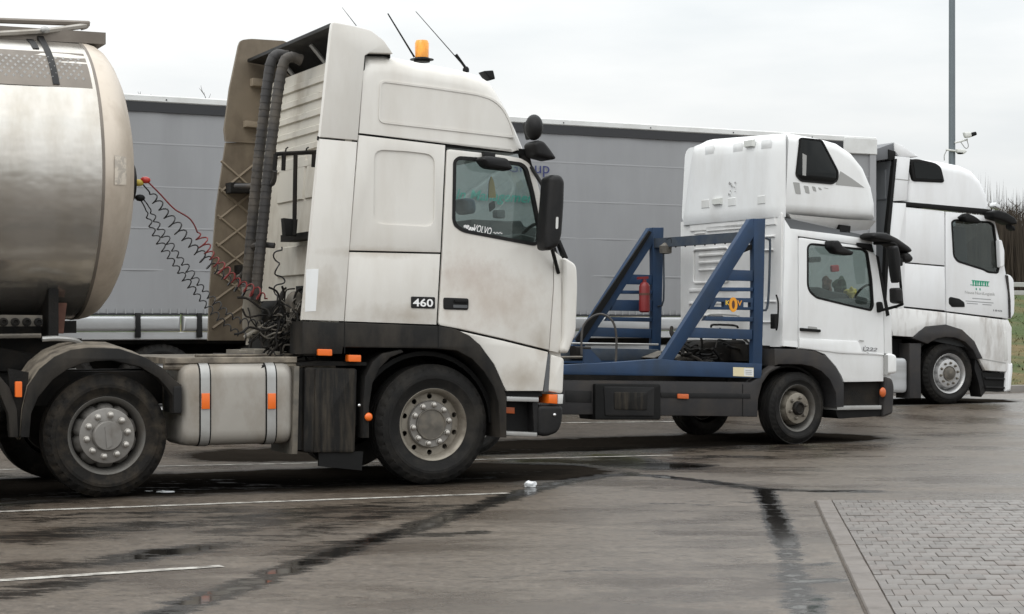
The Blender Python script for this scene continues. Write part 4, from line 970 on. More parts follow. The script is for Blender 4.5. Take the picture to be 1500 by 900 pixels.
MB().prism(vp([(14,540),(44,546),(40,600),(30,640),(20,640)]), .05, .09).build('fender_bracket', 'chassis_black', tractor)
# fifth wheel
fa = V.p(30, 510, 1.2)[0]; MB().prism([(fa-1.3,1.02),(fa+.25,1.0),(fa+.2,1.12),(fa-.3,1.22),(fa-1.2,1.22)], .75, 1.75, r=.02, back=True).build('fifth_wheel', 'chassis_black', tractor)
# ================================================================== TANK TRAILER
mat('label_worn', (.42,.38,.33), .6, dirt=(.60,.54,.46), damt=1.0, dscale=14, dlo=.42, dhi=.5)
tanker = thing('tank_trailer', 'dented shiny metal tank trailer with pale domed end at left edge', 'trailer', V.loc(), V.a)
tw, ta, tb = 1.24, 1.235, 1.19
tsm = V.p(151, 266, .03)[0]; tcz = V.p(100, 266, 1.24)[1]
NR = 72
def tring(a, k=1.0, dent=0):
    o = []
    for i in range(NR):
        g = 2*math.pi*i/NR; o.append((a, tw+ta*k*math.cos(g), tcz+tb*k*math.sin(g)))
    return o
vs = []; fs = []; ss_ = [tsm-9+.12*j for j in range(76)]
ss_[-1] = tsm
for a in ss_:
    for p_ in tring(a):
        dv = .010*noise.noise(Vector((p_[0]*1.1, p_[1]*1.4, p_[2]*1.8)))+.016*max(0, noise.noise(Vector((p_[0]*2.3+7, p_[1]*2, p_[2]*3.1)))-.25)
        d = Vector((0, p_[1]-tw, p_[2]-tcz)).normalized(); vs.append((p_[0], p_[1]-d.y*dv, p_[2]-d.z*dv))
for j in range(len(ss_)-1):
    for i in range(NR): a = j*NR+i; b_ = j*NR+(i+1) % NR; fs.append((a, b_, b_+NR, a+NR))
MB().add(vs, fs).build('barrel', 'tank_steel', tanker)
dp_ = [(0, 1.0), (.06, .998), (.14, .985), (.22, .95), (.29, .89), (.36, .80), (.42, .68), (.47, .52), (.50, .32), (.515, .12), (.517, .01)]
vs = []; fs = []
for o_, k_ in dp_: vs += tring(tsm+.006+o_*.80, k_*1.002)
for j in range(len(dp_)-1):
    for i in range(NR): a = j*NR+i; b_ = j*NR+(i+1) % NR; fs.append((a, b_, b_+NR, a+NR))
dome = MB().add(vs, fs).build('end_dome', 'tank_dome', tanker)
m_ = MB(); vs = tring(tsm-.012, 1.004)+tring(tsm+.012, 1.004)+tring(tsm+.012, .99)+tring(tsm-.012, .99); fs = []
for j in range(4):
    for i in range(NR): a = j*NR+i; b_ = j*NR+(i+1) % NR; fs.append((a, b_, ((j+1) % 4)*NR+(i+1) % NR, ((j+1) % 4)*NR+i))
m_.add(vs, fs).build('dome_seam', 'walk_steel', tanker)
lb = MB(); vs = []; fs = []
for i in range(9):
    o_ = .10+.14*i/8; k_ = np.interp(o_, [q[0] for q in dp_], [q[1] for q in dp_])
    for j in range(9): g_ = math.pi-.11+.20*j/8; vs.append((tsm+.006+o_*.80+.003, tw+ta*k_*1.006*math.cos(g_), tcz+tb*k_*1.006*math.sin(g_)))
for i in range(8):
    for j in range(8): fs.append((i*9+j, i*9+j+1, i*9+j+10, i*9+j+9))
lb.add(vs, fs).build('worn_label', 'label_worn', dome)
# anti-slip band high on the side, worn label on the dome
m_ = MB(); g0, g1 = math.pi*1.0-math.radians(39), math.pi*1.0-math.radians(54)
for j in range(64):
    for r_ in range(7):
        a = tsm-.10-j*.062-(.031 if r_ % 2 else 0); g = g0+(g1-g0)*(r_+.5)/7
        c = Vector((a, tw+ta*math.cos(g), tcz+tb*math.sin(g))); nr_ = Vector((0, math.cos(g), math.sin(g))); tg = Vector((0, -math.sin(g), math.cos(g))); ax = Vector((1,0,0))
        m_.add([c+ax*.019, c+tg*.026, c-ax*.019, c-tg*.026, c+nr_*.016], [(0,1,4),(1,2,4),(2,3,4),(3,0,4)])
m_.build('tread_studs', 'tread_plate', tanker, smooth=False, kind='stuff')
m_ = MB(); vs = []; fs = []
for a in (tsm-5, tsm-.04):
    for r_ in range(9):
        g = g0+.07+(g1-g0-.14)*r_/8; vs.append((a, tw+(ta+.004)*math.cos(g), tcz+(tb+.004)*math.sin(g)))
for r_ in range(8): fs.append((r_, r_+1, 9+r_+1, 9+r_))
m_.add(vs, fs).build('tread_band', 'walk_steel', tanker)
# dome plate and couplings
dx = tsm+.34
MB().lathe((dx, .62, V.p(195,268,.62)[1]), [(-.06,.17),(.03,.17),(.04,.16),(.041,.001)], 24, 's').build('coupling_plate', 'dark_plastic', tanker)
for (u, v, mt) in ((203,268,'yellow'), (213,264,'red_lens'), (205,290,'black')):
    q = V.p3(u, v, .62); MB().ball(q, (.045,.03,.03), 10, 6).build('coupling', mt, tanker)
# walkway on top
wz = 0.9
bx0 = V.p(-400, 20, wz)[0]
bm_ = MB(); e1 = V.p(155, 48, wz); e2 = V.p(155, 65, wz); dn = V.p(-100,36,wz)
bm_.prism([(bx0, V.p(0,38,wz)[1]-.0), (e1[0], e1[1]), (e2[0], e2[1]), (bx0, V.p(0,60,wz)[1]-.0)], wz, wz+.7); bm_.build('walkway', 'walk_steel', tanker)
MB().tube([V.p3(-300,20,wz+.1), V.p3(131,35,wz+.1)], .024, 6).build('handrail', 'walk_steel', tanker)
MB().tube([V.p3(-100,55,wz-.02), V.p3(66,46,wz-.02), V.p3(126,38,wz+.08)], .024, 6).build('folded_rail', 'tank_alu', tanker)
MB().prism(V.pl([(117,34),(131,34),(128,42),(120,44)], wz+.1), wz+.06, wz+.14).build('rail_hinge', 'walk_steel', tanker)
for (ub_, vb_, a0_, a1_) in ((73, 110, 36, 62), (57, 84, 60, 75)):
    sb_ = V.p(ub_, vb_, .5)[0]; vs = []; fs = []; pts_ = [(tw-(ta+.012)*math.cos(R(g_)), tcz+(tb+.012)*math.sin(R(g_))) for g_ in range(a0_, a1_+1, 3)]+[(wz+.02 if a0_ < 50 else wz+.35, V.p(75,52,wz)[1])]
    for (w_, h_) in pts_: vs += [(sb_-.026, w_, h_), (sb_+.026, w_, h_), (sb_+.026, w_+.02, h_-.02), (sb_-.026, w_+.02, h_-.02)]
    for i in range(len(pts_)-1):
        for j in range(4): fs.append((i*4+j, i*4+(j+1) % 4, i*4+4+(j+1) % 4, i*4+4+j))
    MB().add(vs, fs).build('walkway_bracket', 'dark_plastic', tanker)
MB().ball(V.p3(66,44,wz-.05), (.04,.03,.03), 8, 6).build('bracket_bolt', 'strap_alu', tanker)
# chassis under the tank
for w_ in (.75, 1.65): MB().prism(V.pl([(-420,480),(112,470),(112,488),(-420,500)], w_), w_, w_+.08).build('trailer_beam', 'chassis_black', tanker)
for k in range(5): MB().box(tsm-.35-k*.7, tsm-.27-k*.7, .45, 2.0, V.p(90,498,.7)[1], tcz-tb+.25).build('saddle_web', 'chassis_black', tanker)
MB().prism(V.pl([(84,444),(98,444),(93,489),(81,489)], .55), .55, .62).build('support_bracket', 'rust', tanker)
MB().prism(V.pl([(-300,459),(62,462),(62,478),(-300,480)], .5), .5, .53).build('fitting_plate', 'hub_grey', tanker)
for k in range(5):
    q = V.p3(56-k*17, 472, .5); MB().lathe(q, [(0,.036),(-.03,.034),(-.035,.02),(-.02,.015)], 12).build('bolt', 'chassis_black', tanker)
MB().tube([V.p3(-200,496,.42), V.p3(60,492,.42)], .02, 6).build('brake_pipe', 'hub_grey', tanker)
MB().prism(V.pl([(-420,500),(120,496),(110,540),(-420,545)], .9), .9, 1.6).build('kingpin_plate', 'chassis_black', tanker)
MB().tube([V.p3(62,497,.3), V.p3(85,496,.3), V.p3(110,499,.35), V.p3(124,508,.45)], .022, 8, 4).build('loose_pipe', 'strap_alu', tanker)
# ================================================================== COILED AIR LINES between tank and cab
def coil(pts, w0, w1, r, pitch, tr, lead=.12, n=10):
    P = []; k = len(pts)
    for i, (u, v) in enumerate(pts): P.append(Vector(V.p3(u, v, w0+(w1-w0)*i/(k-1))))
    path = []; Q = [P[0]]+P+[P[-1]]
    for i in range(1, len(Q)-2):
        for j in range(12):
            t_ = j/12; a, b_, c, d = Q[i-1], Q[i], Q[i+1], Q[i+2]
            path.append(.5*((2*b_)+(c-a)*t_+(2*a-5*b_+4*c-d)*t_*t_+(-a+3*b_-3*c+d)*t_**3))
    path.append(P[-1])
    ln = [0]
    for a, b_ in zip(path, path[1:]): ln.append(ln[-1]+(b_-a).length)
    T = ln[-1]; out = []; N_ = int(T/pitch*n); j = 0
    for i in range(N_+1):
        l = T*i/N_
        while j < len(ln)-2 and ln[j+1] < l: j += 1
        f_ = (l-ln[j])/max(1e-6, ln[j+1]-ln[j]); p_ = path[j].lerp(path[j+1], f_); d = (path[j+1]-path[j]).normalized()
        a1 = d.cross(Vector((0,1,0))).normalized(); a2 = d.cross(a1)
        e = max(0, min(1, (l-lead*T)/(.06*T), (T-l)/(.05*T))); rr = r*e*(1+.25*math.sin(i*.13)); g = 2*math.pi*l/pitch
        out.append(p_+a1*math.cos(g)*rr+a2*math.sin(g)*rr)
    return MB().tube(out, tr, 5)
def hose(pts, *a, mt='hose_black', label='', **k):
    o = coil(pts, *a, **k).build('coiled_hose', mt); o.location = V.loc(); o.rotation_euler = (0,0,V.a); tag(o, label, 'hose', 'coiled air lines between tank and cab'); return o
hose([(207,268),(226,290),(252,325),(283,362),(315,394),(345,418),(385,444)], 0.62, 1.0, .042, .085, .0065, lead=.07, label='black coiled air hose sagging alongside the red one')
hose([(212,262),(234,284),(255,306),(280,323),(297,356),(325,394),(355,418),(392,438)], 0.62, .9, .045, .07, .0068, mt='hose_red', lead=.42, label='red coiled air hose running from tank to the cab')
hose([(204,288),(216,300),(236,338),(262,376),(290,414),(318,446),(352,470),(400,474)], 0.62, .9, .026, .075, .0058, lead=.08, label='upper of the two thin black coiled cables below the red hose')
hose([(203,290),(212,304),(226,342),(252,382),(278,418),(304,450),(336,480),(372,500)], 0.66, 1.0, .026, .08, .0058, lead=.08, label='lowest thin black coiled cable, ending near the deck')
hose([(413,362),(403,385),(412,410),(402,432),(410,446)], .75, .7, .03, .16, .007, lead=.01, label='short black coiled cable hanging against the cab back wall')
# ================================================================== CURTAIN-SIDED TRAILER
T = Frame(1284, 28.2, 27.9, .16)
def tl(pts, w=0.0): return T.pl(pts, w)
trailer = thing('curtain_trailer', 'long grey curtain-sided trailer with white top rail parked at the back', 'trailer', T.loc(), T.a)
TL_, TH, TW = 13.6, 4.02, 2.55
hbot = T.p(300, 459)[1]; hb0 = T.p(300, 498)[1]; htop = T.p(300, 144)[1]
TH = htop
# curtain: one long sheet with gentle folds
vs = []; fs = []; nxs, nzs = 170, 18
hc0, hc1 = hbot, htop-.20
for j in range(nzs+1):
    for i in range(nxs+1):
        s_ = -TL_+.06+(TL_-.16)*i/nxs; h = hc0+(hc1-hc0)*j/nzs
        d = .012*noise.noise(Vector((s_*2.2, h*.35, 1)))+.008*math.sin(s_*6.5)*(1-j/nzs)**2
        vs.append((s_, .03+d, h))
for j in range(nzs):
    for i in range(nxs): a = j*(nxs+1)+i; fs.append((a, a+1, a+nxs+2, a+nxs+1))
curt = MB().add(vs, fs).build('curtain', 'curtain', trailer)
for v in (212, 275, 335, 396):
    h = T.p(260, v)[1]; vs = []; fs = []
    for i in range(nxs+1):
        s_ = -TL_+.06+(TL_-.16)*i/nxs; d = .012*noise.noise(Vector((s_*2.2, h*.35, 1)))
        vs += [(s_, .0285+d, h-.010), (s_, .0265+d, h), (s_, .0285+d, h+.010)]
    for i in range(nxs): fs += [(3*i, 3*i+3, 3*i+4, 3*i+1), (3*i+1, 3*i+4, 3*i+5, 3*i+2)]
    MB().add(vs, fs).build('curtain_seam', 'curtain_seam', curt)
for k in range(118):
    s_ = -TL_+.3+k*.112
    if k == 0: bme = MB().box(-.008, .008, .004, .012, hbot-.01, hbot+.055).mesh('tension_strap', 'curtain_seam')
    inst(bme, 'tension_strap', curt, (s_, 0, 0))
MB().box(-TL_, 0, -.005, .10, htop-.085, htop, .012).build('top_rail', 'rail_white', trailer)
MB().box(-TL_, -.55, .004, .09, htop-.205, htop-.087).build('curtain_track', 'rail_black', trailer)
for k in range(9): MB().ball((-1.2-k*1.4, -.008, htop-.05), .010, 8, 6).build('rail_rivet', 'rail_black', trailer)
MB().box(-.62, .01, -.012, .12, htop-.26, htop-.02, .01).build('corner_cap', 'rail_white', trailer)
MB().box(-.12, .0, .0, .10, hb0, htop-.26, .008).build('corner_post', 'curtain_seam', trailer)
MB().box(-TL_, -TL_+.10, .0, TW, hb0, htop-.1, .008).build('rear_frame', 'rail_white', trailer)
MB().box(-.06, 0, .1, TW, hb0, htop-.05).build('headboard', 'rail_white', trailer)
MB().box(-TL_, 0, .05, TW-.05, htop-.03, htop-.008).build('roof_sheet', 'rail_white', trailer)
MB().box(-TL_+.06, -.06, TW-.05, TW, hbot, htop-.1).build('far_curtain', 'curtain', trailer)
MB().box(-TL_+.1, -.06, .15, TW-.15, hb0-.05, hb0+.06).build('load_floor', 'chassis_black', trailer)
# aluminium drop boards and raves, clipped
seglen = 2.7
hm1 = hb0+(hbot-hb0)*.30; hm2 = hb0+(hbot-hb0)*.90
for k in range(5):
    a = -TL_+.12+k*seglen*.995
    b1 = min(a+seglen*.985, -.12)
    MB().prism([(a,hm1+.006),(b1,hm1+.006),(b1,hm2),(a,hm2)], -.03, .05, r=.045, n=4).build('drop_board', 'alu_board', trailer)
    MB().box(a, b1, .0, .05, hm2+.004, hbot-.005, .006).build('upper_board', 'rail_black', trailer)
MB().box(-TL_, 0, -.012, .06, hb0, hm1, .010).build('side_rave', 'alu_board', trailer)
for u in (201, 291, 383, 955, 1046):
    a = T.p(u, 480)[0]; MB().prism([(a-.035,hb0+.03),(a+.035,hb0+.03),(a+.03,hbot+.0),(a-.03,hbot+.0)], -.05, -.005, r=.008).build('board_clip', 'dark_plastic', trailer)
# running gear
for w_ in (.75, 1.7): MB().box(-TL_+.1, -.3, w_, w_+.1, hb0-.45, hb0-.05).build('frame_rail', 'chassis_black', trailer)
for a in (-9.75, -11.05, -12.35):
    for w_ in (.2, TW-.2): wheel(trailer, a, w_, .5, .5, .302, 'actros', near=w_ < 1, width=.36, simple=w_ > 1)
    MB().tube([(a,.3,.5),(a,TW-.3,.5)], .07, 10).build('axle', 'chassis_black', trailer)
MB().box(-8.6, -3.2, .12, .16, .5, .95, .01).build('side_guard', 'alu_board', trailer)
MB().box(-8.3, -5.3, .25, TW-.25, .42, hb0-.03, .02).build('reflection_blocker', 'chassis_black', trailer)  # added dark box, keeps the bright bank out of puddle reflections
MB().box(-5.1, -3.3, .3, TW-.3, .4, hb0-.03, .02).build('gap_blocker', 'chassis_black', trailer)  # second added box, closes the bright gap below the trailer
MB().box(-9.0, -TL_+.3, .9, 1.65, .38, hb0-.03, .02).build('axle_frame', 'chassis_black', trailer)
for a in (-8.4, -6.0, -3.4): MB().box(a, a+.06, .16, .2, .45, hb0).build('guard_post', 'chassis_black', trailer)
for w_ in (.45, 2.0): MB().box(-2.75, -2.62, w_, w_+.12, .12, hb0).build('landing_leg', 'chassis_black', trailer); MB().box(-2.82, -2.55, w_-.06, w_+.18, .0, .06).build('landing_foot', 'chassis_black', trailer)
# lettering on the curtain, left of the blue-framed lorry
text('Group', trailer, T, [(744,235.5),(805,238),(805,260),(744,257.5)], .004, 'blue_print', 'blue_lettering', 0, .0)
text('In Management', trailer, T, [(668,277),(790,283.5),(790,303),(668,296.5)], .004, 'green_print', 'green_lettering', .28, .012)
# ================================================================== FAR TRACTOR UNIT
A = Frame(1388, 28.95, 25.5, .16); AW = 2.5
def al(pts, w=0.0): return A.pl(pts, w)
far = thing('tractor_unit', 'clean white high-roofed tractor unit with green tree logo on its door', 'truck', A.loc(), A.a, 'trucks on the lorry park')
W1, W2 = 'white_actros', 'white_actros_low'
roofA = [(1328,296),(1329,268),(1332,262),(1332,231),(1360,233),(1383,236),(1409,241),(1428,249),(1441,264),(1449,281),(1453,297),(1453,307)]
MB().prism(al(roofA), 0, AW, r=.16, n=4, fac=[1]*(len(roofA)-1)+[0], back=True).build('roof', W1, far)
MB().prism(al([(1311,229),(1333,231),(1330,262),(1328,294),(1303,295),(1308,262)]), -.006, .05, r=.006).build('roof_corner_panel', W1, far)
pj = MB().prism(al([(1309,261.5),(1332,264),(1332,265.5),(1309,263)]), -.008, -.004).build('panel_joint', 'graphic_grey', far)
wv = rnd(al([(1332.5,234),(1343,233),(1370,239),(1378,245),(1383,266),(1380,268),(1337,266)]), .05, 3)
rw = MB().prism(wv, -.015, .12, r=.012, holes=[]).build('roof_window', 'black', far); MB().prism(inset(ccw(wv), .05), -.02, -.01).build('roof_window_pane', 'roof_glass_dark', rw)
MB().prism(al([(1328,296),(1453,307.5),(1452,315),(1440,314),(1327,302)]), -.012, .05, r=.006).build('side_band', 'black', far)
MB().prism(al([(1303,297),(1327,298),(1327,303),(1324,452),(1298,450)]), -.004, .05, r=.006).build('rear_corner_panel', W1, far)
MB().prism(al([(1325.5,303.5),(1383.5,309.5),(1384,389),(1325,384)]), 0, .05, r=.006).build('side_panel', W1, far)
MB().prism(al([(1325,386),(1384,391),(1385,455),(1324.5,449)]), 0, .05, r=.006).build('locker_panel', W1, far)
doorA = [(1385,310),(1453,317),(1457,323),(1466,360),(1473,400),(1476,420),(1478,467),(1386,456)]
winA = [(1393,325),(1398,321.5),(1450,325),(1456,329),(1461,365),(1464,391),(1462,401),(1447,400),(1440,396),(1402,384),(1396,376)]
wa_ = rnd(al(winA), .04, 3)
dA = MB().prism(al(doorA), -.004, .05, r=.008, holes=[wa_]).build('door', W1, far)
MB().ring(inset(ccw(wa_), -.004), .03, -.008, .03).build('window_seal', 'black', dA); MB().prism(inset(ccw(wa_), .02), .01, .014).build('window_pane', 'cab_glass_dark', dA)
MB().prism(rnd(al([(1389.5,437),(1392,435),(1405,438),(1412,443),(1413,450),(1394,450),(1389.5,445)]), .02, 3), -.012, .0, r=.004).build('door_handle', 'black', dA)
# door logo: a row of stylised trees above two lines of print
lg = MB()
for k in range(7):
    u = 1424+k*3.5; lg.prism(al([(u,412+k*.15),(u+3,411+k*.3),(u+1.6+k % 2,419.5+k*.1),(u+.8,419.3)]), -.0065, -.004)
lg.prism(al([(1423,410.4),(1449,412.6),(1449,413.8),(1423,411.6)]), -.0065, -.004); lg.prism(al([(1421,417),(1448.5,419),(1448.5,420),(1421,418)]), -.0065, -.004)
lg.prism(al([(1429,422),(1430.5,422),(1430.5,425.5),(1429,425)]), -.0065, -.004); lg.prism(al([(1434.5,422.3),(1436,422.5),(1436,425.8),(1434.5,425.5)]), -.0065, -.004)
lg.build('logo', 'logo_green', dA, smooth=False)
text('Neuss NordLogistik', dA, A, [(1413.5,426),(1457.5,429),(1457.5,435),(1413.5,431.5)], -.0065, 'graphic_grey', 'company_lettering')
dl = MB()
for (u0, u1, v0) in ((1424,1451,436.6), (1414,1455,440.5), (1416,1432,443.8), (1439,1452,445.6)):
    dl.prism(al([(u0,v0),(u1,v0+(u1-u0)*.075),(u1,v0+1.1+(u1-u0)*.075),(u0,v0+1.1)]), -.006, -.004)
dl.build('small_print', 'curtain', dA, kind='stuff')
text('1845', dA, A, [(1455,453.5),(1468,454.6),(1468,457.3),(1455,456.2)], -.0065, 'grey_print', 'model_number', 0, .02)
# lower side, arch, front
lowA = [(1299,452.5),(1324,451.5),(1385,458),(1477,469.5),(1482,480),(1481,540),(1472,545),(1443,543),(1433,524),(1424,500),(1408,484),(1384,476),(1355,479),(1337,494),(1308,492)]
MB().prism(al(lowA), -.006, .05, r=.012).build('lower_side_panel', W2, far)
MB().prism(al([(1434,524.5),(1473,531.5),(1472.5,533),(1434,526)]), -.009, -.004).build('panel_joint', 'graphic_grey', far)
MB().prism(al([(1385,459),(1386,459),(1386,476),(1385,476)]), -.009, -.004).build('panel_joint', 'graphic_grey', far)
arO = [(1336,496),(1345,486),(1355,479.5),(1384,475.5),(1408,483),(1426,500),(1433,515),(1438,525)]; arI = [(1430,526),(1424,513),(1412,501),(1398,495),(1384,494),(1371,496),(1362,501),(1357,504)]
MB().prism(al(arO+arI), -.03, .25, r=.012).build('wheel_arch_trim', 'grey_plastic', far)
MB().prism(rnd(al([(1473,402),(1479,403),(1484,409),(1485.5,440),(1485,460),(1479,469),(1476,420)]), .04, 3), -.02, .12, r=.02, back=True).build('corner_deflector', W1, far)
MB().prism(al([(1472,403),(1475.5,404),(1479,440),(1479.5,466),(1477,466),(1476,430)]), -.022, .0).build('deflector_gap', 'grey_plastic', far)
MB().prism(al([(1470,486),(1474,487),(1476,528),(1471,529)]), -.012, .1, r=.005).build('headlamp', 'clear_lens', far)
MB().prism(rnd(al([(1474,530),(1484,532),(1484,545),(1481,573.5),(1472,575)]), .03, 3), -.01, AW, r=.04, n=3, back=True).build('bumper', W1, far)
MB().prism(al([(1440,546),(1474,547),(1473,574),(1446,574)]), .03, .4).build('step_box', 'black', far)
for v in (553, 566): MB().prism(al([(1444,v),(1472,v+1),(1472,v+3.5),(1444,v+2.5)]), .0, .06, r=.004).build('step_tread', 'dark_plastic', far)
MB().prism(al([(1431,524),(1441,545),(1446,574),(1440,582),(1436,560),(1430,540)]), .04, .3).build('mudguard', 'dark_plastic', far)
MB().prism(al([(1332,503),(1350,503),(1349,540),(1350,584),(1333,584)]), .0, .35, r=.02).build('mudguard', 'grey_plastic', far)
MB().prism(rnd(al([(1306,524),(1331,525),(1331,576),(1306,576)]), .08, 4), .03, .6, r=.03).build('fuel_tank', 'alu_board', far)
MB().prism(al([(1290,497),(1336,497),(1336,524),(1290,524)]), .25, .6).build('side_fairing', 'black', far)
# back, front wall, glass, spoilers
MB().prism(al([(1309,233),(1313,233),(1303,340),(1297,452),(1293,452),(1298,340)]), -.02, .06, r=.004).build('side_seal', 'black', far)
hA = A.p(1300, 450)[1]; sA = A.p(1308, 340)[0]
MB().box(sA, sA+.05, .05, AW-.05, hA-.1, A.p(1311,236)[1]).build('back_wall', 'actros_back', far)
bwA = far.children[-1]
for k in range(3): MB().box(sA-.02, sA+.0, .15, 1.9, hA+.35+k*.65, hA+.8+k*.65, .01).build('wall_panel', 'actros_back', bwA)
MB().add([A.p3(1456,324,.1), A.p3(1475,402,.1), (A.p(1475,402)[0], AW-.1, A.p(1475,402)[1]), (A.p(1456,324)[0], AW-.1, A.p(1456,324)[1])], [(0,1,2,3)]).build('windscreen', 'cab_glass_green', far)
MB().prism(al([(1477,402),(1483,405),(1481,575),(1470,575)]), .1, AW-.1).build('front_wall', W1, far)
MB().prism(al([(1328,300),(1385,312),(1478,468),(1299,450)]), AW-.05, AW).build('far_side_wall', W1, far)
MB().prism(al([(1325,420),(1476,425),(1470,520),(1325,490)]), .08, AW-.08).build('cab_floor', 'interior', far)
MB().prism(rnd(al([(1414,330),(1434,330),(1440,420),(1412,420)]), .06, 3), .3, .8, r=.05, back=True).build('seat', 'interior', far)
MB().prism(al([(1352,300),(1356,300),(1352,440),(1348,440)]), .1, AW-.1).build('cabin_divider', 'interior', far)
spA = al([(1281,222),(1311,209),(1322,213),(1345,229),(1311,229),(1282,238)])
MB().prism(al([(1283,219),(1311,209),(1314,216),(1310,232),(1283,236)]), .02, AW-.02, r=.01, back=True).build('spoiler_underside', 'spoiler_grey', far)
MB().prism(al([(1310,208.5),(1322,213),(1346,230),(1336,231),(1318,229.5),(1311,222)]), .0, AW, r=.02, back=True).build('roof_spoiler', W1, far)
MB().prism(al([(1302,219),(1312,222),(1312,234),(1302,236)]), .0, .1, r=.01).build('spoiler_bracket', 'black', far)
# mirrors and visor
mA = MB().prism(rnd(al([(1447,311),(1455,308),(1468,312),(1481,320),(1484,329),(1476,330),(1462,324),(1448,320)], -.1), .03, 3), -.22, .04, r=.03, n=3, back=True).build('roof_mirror', 'black', far)
MB().prism(rnd(al([(1478,329),(1484,332),(1485,339),(1479,335)], -.15), .02, 3), -.2, -.05, r=.02, back=True).build('mirror_tip', 'black', mA)
MB().prism(rnd(al([(1455,303),(1458,296),(1464,300),(1466,308)], .1), .02, 3), .08, .2, r=.02).build('marker_horn', 'chrome', far)
MB().prism(rnd(al([(1405,318),(1412,313),(1422,317),(1433,325),(1430,328),(1410,325)], -.06), .02, 3), -.16, .0, r=.02, back=True).build('door_top_mirror', 'black', far)
MB().prism(rnd(al([(1459,352),(1463,352),(1467,368),(1467,390),(1461,393)], -.02), .03, 3), -.10, .0, r=.02, n=3, back=True).build('mirror_housing', W1, far)
wA = A.p(1386.5, 549, .13)
for w_ in (.2, AW-.2): wheel(far, wA[0], w_, .475, .475, .295, 'actros', near=w_ < 1)
for w_ in (.2, .5, AW-.5, AW-.2): wheel(far, wA[0]-3.6, w_, .475, .475, .295, 'actros', near=w_ < 1, simple=w_ != .2)
for a in (wA[0], wA[0]-3.6): MB().tube([(a,.3,.475),(a,AW-.3,.475)], .07, 10).build('axle', 'chassis_black', far)
for w_ in (.8, 1.62): MB().box(wA[0]-4.4, wA[0]+.9, w_, w_+.08, .7, .98).build('frame_rail', 'chassis_black', far)
c0 = A.p(1387, 549); aa = [math.pi*k/16 for k in range(17)]
MB().prism([(c0[0]+.62*math.cos(a), c0[1]+.60*math.sin(a)) for a in aa]+[(c0[0]+.58*math.cos(a), c0[1]+.56*math.sin(a)) for a in reversed(aa)], .15, .8).build('wheel_housing', 'black', far)
MB().prism([(c0[0]-.6,.45),(c0[0]+.9,.45),(c0[0]+.9,1.3),(c0[0]-.6,1.3)], .8, 1.7).build('engine_block', 'chassis_black', far)
# ================================================================== MIDDLE TRUCK WITH BLUE RACK
B = Frame(1163, 21.83, 27); BW = 2.25
def bl(pts, w=0.0): return B.pl(pts, w)
mid = thing('rack_truck', 'white truck with blue A-shaped rack behind its cab and bulging sleeper pod', 'truck', B.loc(), B.a, 'trucks on the lorry park')
WC = 'white_clean'
# cab sides
MB().prism(bl([(1150,322),(1158,335),(1230,344),(1276,351),(1279,357),(1273,361),(1232,355),(1169,346),(1169,509),(1146,507)]), 0, .05, r=.005).build('rear_corner_panel', WC, mid)
MB().prism(bl([(1147.5,500),(1168,501),(1168,509),(1147,507)]), -.004, .0).build('panel_joint', WC, mid)
doorB = [(1170,348),(1232,357),(1266,361.5),(1275,364),(1281,374),(1288,410),(1294,452),(1295,518),(1294,559),(1236,560),(1233,552),(1224,537),(1208,519),(1193,513.5),(1170,511)]
winB = [(1182,362),(1186,357),(1193,357),(1266,365),(1271,370),(1277,410),(1279.5,448),(1276,456),(1240,448),(1195,437),(1185,428),(1182,418)]
wb_ = rnd(bl(winB), .04, 3)
dB = MB().prism(rnd(bl(doorB), .03, 3, only={0, 2}), -.004, .05, r=.008, holes=[wb_]).build('door', WC, mid)
MB().ring(inset(ccw(wb_), -.004), .024, -.008, .03).build('window_seal', 'black', dB); MB().prism(inset(ccw(wb_), .015), .01, .014).build('window_pane', 'cab_glass_green', dB)
MB().prism(bl([(1170,496),(1256,500),(1262,515),(1294,519),(1294,521),(1230,518),(1170,510)]), -.018, -.003, r=.012).build('door_crease', WC, dB)
hB = MB().prism(rnd(bl([(1171,480.5),(1200,483),(1200,487),(1171,485)]), .01, 2), -.035, -.005, r=.005).build('door_handle', 'black', dB)
MB().prism(rnd(bl([(1183,478),(1196,479.5),(1197,483),(1183,482)]), .01, 2), -.008, -.002).build('handle_recess', 'graphic_grey', dB)
text('1222', dB, B, [(1263,508),(1285.5,510),(1284.5,515),(1264,514)], -.02, 'grey_print', 'model_number', .2, .02)
dd = MB()
for (u, v, a, c) in ((1257,498,8,3), (1263,512,5,4), (1268,516,4,2), (1265,506,2,3)): dd.prism(rnd(bl([(u,v),(u+a,v+1.5),(u+a*.7,v+c),(u+1,v+c*.6)]), .01, 2), -.0205, -.018)
dd.build('scuff_marks', 'graphic_grey', dB, kind='stuff')
# front corner, headlamp, bumper
MB().prism(bl([(1280,370),(1285,378),(1296,440),(1306,462),(1307,519),(1296,518),(1295,452)]), .0, .08, r=.006).build('front_corner_panel', WC, mid)
MB().prism(rnd(bl([(1297,519),(1303,517),(1313,521),(1313,547),(1297,549)]), .04, 3), -.02, .35, r=.03, n=3).build('headlamp_cover', WC, mid)
MB().prism(bl([(1294,521),(1299,520),(1299,549),(1294,549)]), -.022, .0).build('headlamp_edge', 'graphic_grey', mid)
MB().prism(rnd(bl([(1296,552),(1307,555),(1310,566),(1308,606),(1293,612),(1295,575)]), .03, 3), -.01, BW, r=.03, n=3, back=True).build('bumper', 'grey_plastic', mid)
MB().ball(B.p3(1293,575,-.02), (.045,.03,.06), 12, 8).build('indicator_lamp', 'orange_dim', mid)
MB().prism(bl([(1235,561),(1294,560),(1293,596),(1235,597)]), .08, .4).build('step_well', 'chassis_black', mid)
MB().prism(bl([(1226,595),(1291,594),(1291,600),(1226,601)]), -.005, .3, r=.006).build('step_tread', 'strap_alu', mid)
